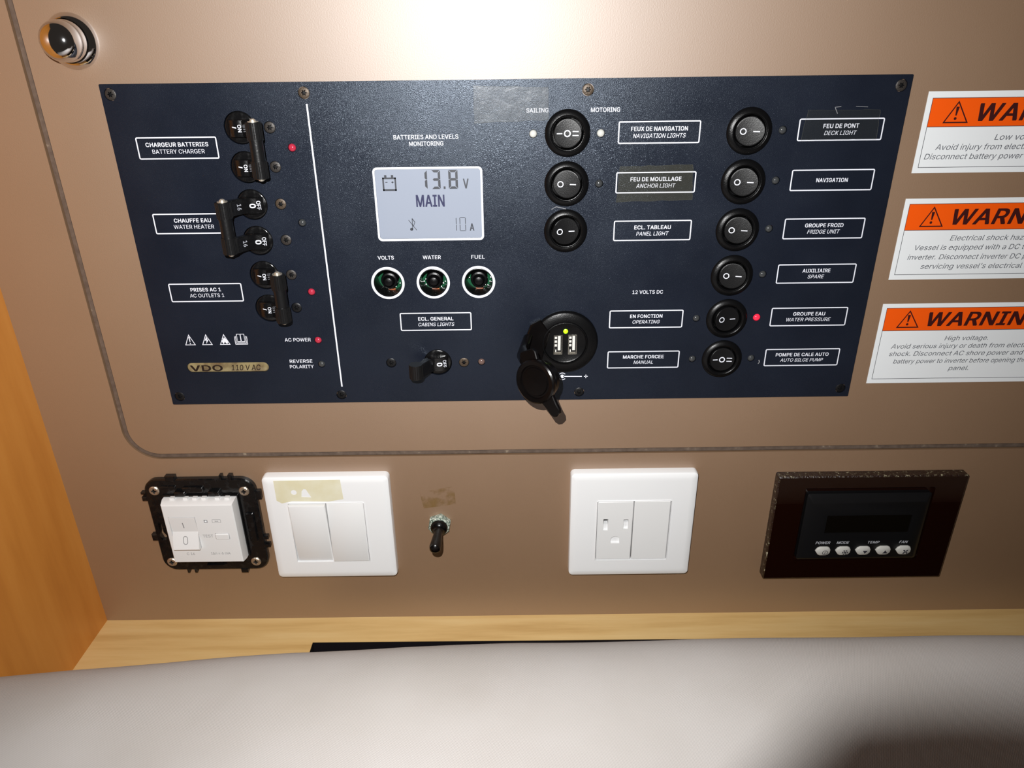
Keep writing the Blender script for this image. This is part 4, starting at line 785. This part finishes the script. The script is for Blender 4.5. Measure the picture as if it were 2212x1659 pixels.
sticker(124.0, 168.0, 151.3, 165.3, [('Electrical shock hazard.', 146.9, 46.8), ('Vessel is equipped with a DC to AC power', 141.8, 82.4), ('inverter. Disconnect inverter DC power before', 136.6, 88.0), ("servicing vessel's electrical system.", 131.4, 71.6)],
        'middle white and orange warning sticker, about electrical shock hazard', 0)
sticker(61.2, 110.1, 94.0, 107.6, [('High voltage.', 89.1, 24.8), ('Avoid serious injury or death from electrical', 84.4, 84.0), ('shock. Disconnect AC shore power and DC', 79.8, 84.4), ('battery power to inverter before opening this', 75.1, 77.6), ('panel.', 70.4, 11.8)],
        'lowest and largest white and orange warning sticker, about high voltage', 0)

# ================================================================== TAPE LEFT ON THE PANEL
def tape(pts, m, label, h=F + .06, jag=.25):
    lo = []; n = len(pts)
    for i in range(n):
        p = Vector(pts[i]); q = Vector(pts[(i + 1) % n]); k = 10
        for j in range(k):
            a = p.lerp(q, j / k); lo.append((a.x + random.uniform(-jag, jag), a.y + random.uniform(-jag, jag)))
    c = Vector(pts[0]).lerp(Vector(pts[2]), .5)
    g = G(); g.tess([lo], h + .05); w_ = len(lo)
    g.cur = 1; e = [((x - c.x) * .993 + c.x, (y - c.y) * .985 + c.y) for x, y in lo]
    g.add([(x, y, h + .05) for x, y in lo] + [(x * .5 + a_ * .5, y * .5 + b_ * .5, h + .16) for (x, y), (a_, b_) in zip(lo, e)] + [(x, y, h + .07) for x, y in e],
          [[i, (i + 1) % w_, w_ + (i + 1) % w_, w_ + i] for i in range(w_)] + [[w_ + i, w_ + (i + 1) % w_, 2 * w_ + (i + 1) % w_, 2 * w_ + i] for i in range(w_)])
    return solo('adhesive_tape', g, [m, M_tapeedge], (c.x, c.y, h), label, 'tape', 'pieces of tape on the control panel', smooth=0)
tape([(238.0, 208.3), (275.0, 209.3), (274.6, 224.5), (238.0, 225.6)], M_tape, 'crinkled clear tape over the word SAILING at the top of the panel')
tape([(310.9, 168.3), (350.5, 169.3), (349.2, 187.0), (311.6, 186.4)], M_tape2, 'yellowed clear tape over the anchor light label')
tape([(402.5, 198.0), (440.5, 198.2), (440.0, 212.3), (404.0, 212.4)], tape_mat('faint_tape', (.09, .09, .04), .07, .45), 'faint darkened tape over the deck light label')

# ================================================================== WHITE WALL PLATES
def dome_plate(u0, u1, v0, v1, win, h=6.2, r=3.0):
    g = G(); o = rrect(u0, u1, v0, v1, r, 6)
    g.walls(o, 0, h - 2.0); a = inset(o, .35); g.walls(o, h - 2.0, h - .9, a); g.walls(a, h - .9, h - .25, rrect(u0 + 1.3, u1 - 1.3, v0 + 1.3, v1 - 1.3, r - 1.0, 6))
    b_ = rrect(u0 + 1.3, u1 - 1.3, v0 + 1.3, v1 - 1.3, r - 1.0, 6); c_ = rrect(u0 + 4.5, u1 - 4.5, v0 + 4.5, v1 - 4.5, r - 1.5, 6); g.walls(b_, h - .25, h, c_)
    wo = rrect(*win, 1.2, 6)
    g.tess([c_, wo[::-1]], h); wi = inset(wo, .5); g.walls(wo, h, h + .35, inset(wo, .25)); g.walls(inset(wo, .25), h + .35, h + .3, wi); g.walls(wi, h + .3, h - 4)
    return g
def rocker_key(u0, u1, v0, v1, ht, hb, bev=.5):
    """key with top edge at height ht, bottom edge at hb"""
    g = G(); o = [(u0, v0), (u1, v0), (u1, v1), (u0, v1)]; o2 = inset(o, bev)
    H_ = lambda v: hb + (ht - hb) * (v - v0) / (v1 - v0)
    vs_ = [(x, y, 0) for x, y in o] + [(x, y, H_(y) - bev * .6) for x, y in o] + [(x, y, H_(y)) for x, y in o2]
    g.add(vs_, [[i, (i + 1) % 4, 4 + (i + 1) % 4, 4 + i] for i in range(4)] + [[4 + i, 4 + (i + 1) % 4, 8 + (i + 1) % 4, 8 + i] for i in range(4)] + [[8, 9, 10, 11], [0, 1, 2, 3]])
    return g
lsw = thing('light_switch', 'white double rocker switch plate with a yellowed tape scrap', 'switch', (139.4, -33.6, 0))
W1 = (114.2, 162.2, -59.6, -13.2)
part('cover_plate', dome_plate(100.3, 178.5, -72.3, 5.2, W1), M_white, lsw)
part('key', rocker_key(115.0, 137.95, -58.8, -14.2, 8.8, 5.7, .9), M_white2, lsw, 'tilted left key')
part('key', rocker_key(138.35, 161.4, -58.8, -14.0, 6.4, 7.0, .7), M_white2, lsw, 'right key')
g = G(); lo = [(108.0, -11.5), (111.0, -13.6), (117.5, -12.0), (140, -12.6), (149.6, -11.0), (149.0, 3.2), (108.0, 3.0)]
hs = [circ(119.5, -5.6, 1.8, 12), [(123.8, -9.0), (129.8, -9.4), (128.6, -6.6), (127.2, -3.5), (125.8, -3.2), (124.4, -4.8)]]
g.prism(lo, 6.21, 6.30, holes=[q[::-1] if i == 0 else q[::-1] for i, q in enumerate(hs)])
solo('tape_scrap', g, M_resid, (130, -5, 6.2), 'torn yellowed tape scrap on the double rocker switch plate', 'tape', smooth=0)

out = thing('power_outlet', 'white wall plate with one three-pin power outlet and a blank half', 'outlet', (330, -34.2, 0))
W2 = (307.2, 354.4, -61.2, -14.6)
part('cover_plate', dome_plate(290.7, 369.3, -73.5, 4.9, W2), M_white, out)
g = G(); o = rrect(308.1, 330.4, -60.2, -15.6, .5, 3)
s1 = [(311.9, -37.2), (314.9, -37.2), (314.9, -28.6), (311.9, -28.6)]; s2 = [(324.7, -36.2), (327.7, -36.2), (327.7, -29.0), (324.7, -29.0)]
s3 = [(317.0, -47.4), (322.8, -47.4), (322.8, -44.5)] + [(319.9 + 2.9 * math.cos(a), -44.5 + 2.6 * math.sin(a)) for a in [PI * k / 8 for k in range(1, 8)]] + [(317.0, -44.5)]
g.prism(o, 0, 6.3, holes=[s1[::-1], s2[::-1], s3[::-1]], bev=.4)
sf = part('socket_face', g, M_white2, out, 'half with three pin holes')
g = G(); g.box(311.9, 314.9, -37.3, -28.5, 0, 1.2); g.box(324.7, 327.7, -36.3, -28.9, 0, 1.2); part('slot_bottom', g, M_dark, sf)
g = G(); g.box(311.9, 314.9, -37.2, -33.2, 1.2, 5.0); g.box(324.7, 327.7, -36.2, -31.6, 1.2, 5.0); g.box(317.0, 322.8, -47.4, -41.9, 0, 4.9); part('shutter', g, M_white, sf)
g = G(); g.prism(rrect(331.0, 353.5, -60.2, -15.4, .5, 3), 0, 6.4, bev=.4); part('blank_cover', g, M_white2, out, 'plain blank half')

# ================================================================== RESIDUAL CURRENT BREAKER in its bare black frame
rcd = thing('safety_breaker', 'white safety breaker switch in a bare black mounting frame without its plate', 'breaker', (60.0, -31.8, 0))
g = G(); o = rrect(25.8, 94.8, -66.8, 3.0, 9, 8)
win = [(37.2, -54.8), (83.2, -54.8), (83.2, -8.6), (37.2, -8.6)]
key1 = [(29.2, -42.6), (31.9, -42.6), (32.8, -39), (31.2, -36.2), (31.0, -29.5), (29.0, -29.5), (29.0, -36.2), (28.2, -39)]
key2 = [(53.8, -63.2), (64.5, -63.2), (67.8, -61.8), (66.4, -59.6), (62.5, -60.8), (55.0, -60.8)]
g.prism(o, 0, 3.4, holes=[win[::-1], key1[::-1], key2[::-1]], bev=.7)
for u0, u1, v0, v1 in ((40.5, 46.5, 1.5, 5.4), (74.0, 75.6, 2.0, 5.6), (79.3, 81.8, 2.0, 5.6), (94.0, 97.6, -12.2, -6.2), (94.0, 97.2, -42.6, -40.4), (94.0, 97.6, -49.0, -46.6),
                       (23.2, 26.4, -7.6, -6.2), (23.2, 26.4, -12.4, -9.6), (23.0, 26.6, -42.8, -38.0), (40.2, 41.6, -69.0, -66.0), (45.0, 46.6, -69.0, -66.0), (75.6, 80.0, -69.4, -66.0)):
    g.box(u0, u1, v0, v1, .4, 3.8, bev=.4)
g.prism(rrect(36.4, 84.0, -55.6, -7.8, .6), 3.2, 5.0, holes=[win[::-1]], bev=.3)
for u0, u1 in ((45, 52), (66, 73)): g.prism(rrect(u0, u1, -8.2, -4.8, .8), 3, 6.2, bev=.5)
g.prism(rrect(50, 63, -6.5, -2.2, 1), 3, 5.0, bev=.5); g.prism(rrect(86, 91, -44, -22, 1), 3, 4.8, bev=.6); g.prism(rrect(36, 46, -3.4, -1.6, .5), 3, 4.4, bev=.3)
part('mounting_frame', g, M_gloss, rcd, 'black plastic frame with clips')
SB = screw_mesh(M_screwbrass, 3.2, -.5, .4, True, .55)
for x, z in ((32.2, -4.9), (87.8, -6.0), (31.9, -59.9), (86.6, -60.3)): put('screw', SB, rcd, (x, z, 3.4), 'nickel cross-head screw')
g = G()
top = [(38.6, -53.6), (81.8, -53.6), (81.8, -10.6), (38.6, -10.6)]; bot = [(37.6, -54.6), (82.8, -54.6), (82.8, -9.0), (37.6, -9.0)]
g.walls(bot, 0, 7.2); g.walls(bot, 7.2, 11.4, [(x, y) for x, y in inset(top, -.35)]); g.walls(inset(top, -.35), 11.4, 12.0, inset(top, .2))
swin = [(41.2, -42.6), (57.9, -42.6), (57.9, -19.0), (41.2, -19.0)]; twin = [(68.0, -36.2), (76.9, -36.2), (76.9, -31.4), (68.0, -31.4)]; lw = [(63.0, -23.2), (65.0, -23.2), (65.0, -21.2), (63.0, -21.2)]
g.tess([inset(top, .2), swin[::-1], twin[::-1], lw[::-1]], 12.0)
for q in (swin, twin, lw): g.walls(q, 12.0, 10.5); g.tess([q], 10.5)
n0 = len(g.v)
for u in (44, 52.3, 58, 63.6, 72, 78): g.box(u - 1.4, u + 1.4, -9.4, -7.8, 5.4, 7.6)
mod = part('module_body', g, M_white2, rcd, 'white plastic body')
g = G(); a, b_, c_ = -19.3, -30.2, -42.2      # rocker: upper half flat, lower half kicks out
prof = [(a, 10.6), (a, 12.3), (b_, 11.4), (c_ + .9, 15.2), (c_, 14.6), (c_ - .3, 10.6)]
g.prism(prof, 41.5, 57.6, bev=.0); g.xf(lambda v, h, u: (u, v, h)); key = part('switch_key', g, M_white2, mod, 'tilted main key', smooth=20)
g = G(); g.prism(rrect(68.3, 76.6, -35.9, -31.7, .4, 3), 10.6, 12.7, bev=.4); part('test_button', g, M_white2, mod)
g = G()
f1 = lambda v: 12.3 + (v - a) / (b_ - a) * (11.4 - 12.3) + .06; f2 = lambda v: 11.4 + (v - b_) / (c_ + .9 - b_) * 3.8 + .06
for vv in [0]:
    g.add([(49.2, -27.4, f1(-27.4)), (49.8, -27.4, f1(-27.4)), (49.6, -23.2, f1(-23.2)), (49.0, -23.2, f1(-23.2))], [[0, 1, 2, 3]])
o = rrect(47.9, 50.9, -38.2, -33.0, 1.4, 6); i_ = inset(o, .42); n = len(o)
g.add([(x, y, f2(y)) for x, y in o + i_], [[k, (k + 1) % n, n + (k + 1) % n, n + k] for k in range(n)])
text(g, 'TEST', 63.4, -33.4, 2.1, 6.4, 12.05, 0); text(g, 'C 16', 50.0, -47.0, 1.9, 5.0, 12.05, 0); text(g, 'I\u0394n = 6 mA', 69.0, -46.8, 1.9, 12.2, 12.05, 0)
frame_o = rrect(68.0, 73.4, -23.4, -21.0, .2, 3); ringflat(g, frame_o, inset(frame_o, .2), 12.05); line(g, (69.6, -22.5), (71.8, -22.0), .2, 12.05); line(g, (69.6, -22.0), (71.8, -22.6), .2, 12.05)
ringflat(g, [(62.9, -23.3), (65.1, -23.3), (65.1, -21.1), (62.9, -21.1)], [(63.3, -22.9), (64.7, -22.9), (64.7, -21.5), (63.3, -21.5)], 12.05)
part('grey_marking', g, M_greyprint, mod, 'grey printed markings', smooth=0)

# ================================================================== TOGGLE SWITCH
tg = thing('toggle_switch', 'black rubber-booted toggle switch on a corroded hexagonal nut', 'switch', (207.6, -34.6, 0))
TC = (207.6, -34.6)
g = G(); g.prism(circ(*TC, 7.7, 6, .35), 0, 3.0, bev=.5); g.lathe([(6.6, 3.0), (6.6, 3.9), (6.1, 4.4), (4, 4.4)], *TC, 40); part('hexagonal_nut', g, M_zinc, tg, 'whitish-green corroded nut')
g = G(); g.lathe([(5.5, 4.2), (5.45, 5.4), (4.9, 6.5), (3.8, 7.1), (3.3, 7.5), (2.6, 8.4), (2.35, 9.6)], *TC, 36)
g.tube([(TC[0], TC[1], 9), (TC[0] - .3, TC[1] - .2, 13), (TC[0] - .6, TC[1] - .8, 19), (TC[0] - .9, TC[1] - 1.1, 23), (TC[0] - .95, TC[1] - 1.15, 25.0), (TC[0] - 1, TC[1] - 1.2, 26.2), (TC[0] - 1, TC[1] - 1.2, 26.6)], [2.6, 2.8, 3.35, 3.6, 3.2, 1.9, .3], 24)
part('rubber_boot', g, M_rubber, tg, 'glossy black rubber boot')
g = G(); lo = [(196.2, -11.0), (218.0, -6.5), (218.6, -20.0), (198, -23.0)]; g.prism(lo, .01, .06)
solo('glue_residue', g, M_stain, (207, -15, 0), 'faint ochre tape residue on the wall above the toggle switch', 'stain', smooth=0)

# ================================================================== CLIMATE CONTROLLER in smoked acrylic
ac = thing('climate_controller', 'black climate control keypad set in a dark brown smoked acrylic block', 'controller', (477, -38, 0))
A = (418.8, 536.0, -78.0, .9)
g = G(); o = rrect(*A, 1.2, 3); inn = [(436.5, -63.5), (517.0, -63.5), (517.0, -7.5), (436.5, -7.5)]
g.tess([inset(o, .8), inn[::-1]], 6.2); g.walls(inn, 6.2, 0)
part('acrylic_block', g, M_acrylic, ac, 'glossy dark brown acrylic frame', smooth=0)
g = G(); g.walls(o, 0, 5.5); g.walls(o, 5.5, 6.2, inset(o, .8)); part('chipped_edge', g, M_chip, ac, 'chipped pale edges of the block')
g = G(); g.prism(inn, .1, 3.5); part('recess_floor', g, M_acrylic, ac, smooth=0)
g = G(); o = rrect(438.2, 515.4, -61.6, -11.2, 1.5, 4); o2 = rrect(441.6, 512.2, -59.2, -16.2, 1.2, 4)
lcdw = [(452.0, -39.7), (505.3, -39.7), (505.3, -26.2), (452.0, -26.2)]
g.walls(o, 3.4, 6.6); g.walls(o, 6.6, 9.0, o2); g.tess([o2, lcdw[::-1]], 9.0); g.walls(lcdw, 9.0, 8.2)
kp = part('keypad_body', g, M_blackpanel, ac, 'matt black keypad housing', smooth=50)
g = G(); g.box(451.6, 505.7, -40.1, -25.8, 7.2, 8.25); part('display_window', g, M_window, kp, 'blank dark display window', smooth=0)
g = G()
for s_, u, wd in (('POWER', 452.5, 9.4), ('MODE', 465.3, 8.0), ('TEMP', 484.9, 7.5), ('FAN', 504.0, 5.6)): text(g, s_, u, -46.9, 1.95, wd, 9.04, .02, ital=True)
part('lettering', g, mat('pale_print', (.55, .56, .60), .5), kp, 'white words POWER MODE TEMP FAN', smooth=0)
def akey(): 
    g = G(); o = [(-4.9, .3), (-3.0, -2.6), (-1.6, -3.3), (1.9, -3.3), (3.3, -2.9), (4.7, -1.4), (4.8, 1.0), (3.8, 2.7), (2.4, 3.2), (-2.2, 3.2), (-3.8, 2.2)]
    g.walls(o, -1, .7); g.walls(o, .7, 1.2, inset(o, .5)); g.tess([inset(o, .5)], 1.2); return g.mesh(M_button, smooth=50)
AK = akey(); KZ = -53.0
def sym(k):
    g = G(); h = 1.24; cu, cv = 1.3, -.9
    if k == 0: ringflat(g, circ(cu, cv, 1.75, 20), circ(cu, cv, 1.4, 20), h); line(g, (cu, cv - 1.1), (cu, cv + 1.1), .35, h)
    if k == 1:
        for j in range(6):
            a = PI * j / 3; d = Vector((math.cos(a), math.sin(a))); p = Vector((cu, cv)) + d * 2.0; line(g, (cu, cv), p, .4, h)
            for sgn in (1, -1):
                q = Vector((cu, cv)) + d * 1.2; e = Matrix.Rotation(sgn * .9, 2) @ d; line(g, q, q + e * .9, .35, h)
    if k == 2: poly(g, [(cu - 1.5, cv + 1.1), (cu, cv - 1.2), (cu + 1.5, cv + 1.1)], h)
    if k == 3: poly(g, [(cu - 1.6, cv - 1.1), (cu + 1.6, cv - 1.1), (cu, cv + 1.3)], h)
    if k == 4:
        for j in range(4):
            a = PI / 4 + PI * j / 2; poly(g, [(cu + (1.15 + 1.0 * math.cos(t)) * math.cos(a) - .5 * math.sin(t) * math.sin(a), cv + (1.15 + 1.0 * math.cos(t)) * math.sin(a) + .5 * math.sin(t) * math.cos(a)) for t in [2 * PI * i / 12 for i in range(12)]], h)
    return g.mesh(M_inkline, smooth=0)
for k, (u, nm) in enumerate(((453.2, 'power'), (466.1, 'mode snowflake'), (478.9, 'temperature down'), (491.8, 'temperature up'), (504.8, 'fan'))):
    b = put('button', AK, ac, (u, KZ, 9.0), 'pale rubber %s button' % nm); put('symbol', sym(k), b, (u, KZ, 9.0), 'dark symbol')

# ================================================================== CUSHION in the foreground
def cushion():
    nx, ns = 96, 48; g = G(); rows = []
    sil = [(-110, -37), (-60, -33), (-20, -31.8), (30, -25.0), (80, -20.5), (140, -13.2), (200, -8.6), (255, -6.2), (330, -6.4), (400, -5.9), (480, -5.2), (560, -5.5), (620, -6.5), (675, -14.5)]
    def top(u):
        for (a, b), (c, d) in zip(sil, sil[1:]):
            if u <= c: t = (u - a) / (c - a); return b + (d - b) * t
        return sil[-1][1]
    for i in range(nx + 1):
        u = -110 + 785 * i / nx; e = min(1, (u + 110) / 30, (675 - u) / 30); e = math.sqrt(max(0, 1 - (1 - max(e, 0)) ** 2)) * .5 + .5
        tz = top(u); row = []
        hc, vc = 196.0, (-111.5 + tz) / 2; a_, b_ = 96.0, (tz + 111.5) / 2
        for j in range(ns):
            t = 2 * PI * j / ns; c, s = math.cos(t), math.sin(t); n_ = 2.6
            x = math.copysign(abs(c) ** (2 / n_), c); y = math.copysign(abs(s) ** (2 / n_), s)
            wob = .6 * math.sin(u * .021 + j * .3) + .35 * math.sin(u * .05 - j * .5) if s > 0 else 0
            row.append((u, vc + b_ * e * y + wob, hc + a_ * x * (.94 + .06 * e)))
        rows.append(row)
    vs_ = [p for r in rows for p in r]; fs = [[k * ns + i, k * ns + (i + 1) % ns, (k + 1) * ns + (i + 1) % ns, (k + 1) * ns + i] for k in range(nx) for i in range(ns)]
    fs += [list(range(ns)), [nx * ns + i for i in range(ns)]]
    g.add(vs_, fs); return g
solo('seat_cushion', cushion(), M_fabric, (300, -111, 190), 'large pale grey-beige woven cushion lying on the shelf in the foreground', 'cushion', smooth=60)

# ================================================================== FINGERTIP beside the flash; it throws the soft dark patch onto the right end of the cushion
M_skin = mat('skin', (.62, .36, .26), .45); M_nail = mat('nail', (.72, .48, .40), .25)
def camp(x, y, z): p = cam.location + right * (x * .001) + up * (y * .001) + fwd * (z * .001); return (p.x * 1000, p.z * 1000, -p.y * 1000)
tip = Vector((-12.1, 20.8, 13.5)); ax = Vector((.70, .12, -.70)).normalized()
g = G(); pts = []; rad = []
for d, rr in ((-6.85, 1.2), (-6.3, 3.1), (-4.9, 5.0), (-2.6, 6.5), (0, 7.0), (6, 7.4), (14, 7.6), (20, 8.1), (26, 8.3), (34, 8.3), (44, 9.0), (50, 9.2), (62, 9.4), (72, 10.0)):
    pts.append(tuple(tip + ax * d + Vector((0, .0009 * max(d, 0) ** 2, 0)))); rad.append(rr)
g.tube(pts, rad, 28, True, .94); g.xf(camp)
fg = solo('finger', g, M_skin, camp(*tip), 'fingertip of the person holding the camera, close beside the flash', 'person', smooth=60)
g = G(); side = ax.cross(Vector((0, 1, 0))).normalized(); nrm = side.cross(ax).normalized()
vs_ = []
for i in range(7):
    for j in range(7):
        a = (i / 6 - .5); b_ = (j / 6 - .5); w_ = 9.4 * (1 - .25 * (2 * abs(b_)) ** 4)
        vs_.append(tuple(tip + ax * (1.2 + b_ * 10.5) + side * (a * w_) + nrm * (6.95 - 3.1 * (2 * a) ** 2 * .55 - (max(0, -b_) * 2) ** 2 * 1.0)))
g.add(vs_, [[i * 7 + j, i * 7 + j + 1, (i + 1) * 7 + j + 1, (i + 1) * 7 + j] for i in range(6) for j in range(6)]); g.xf(camp)
part('fingernail', g, M_nail, fg, smooth=60)
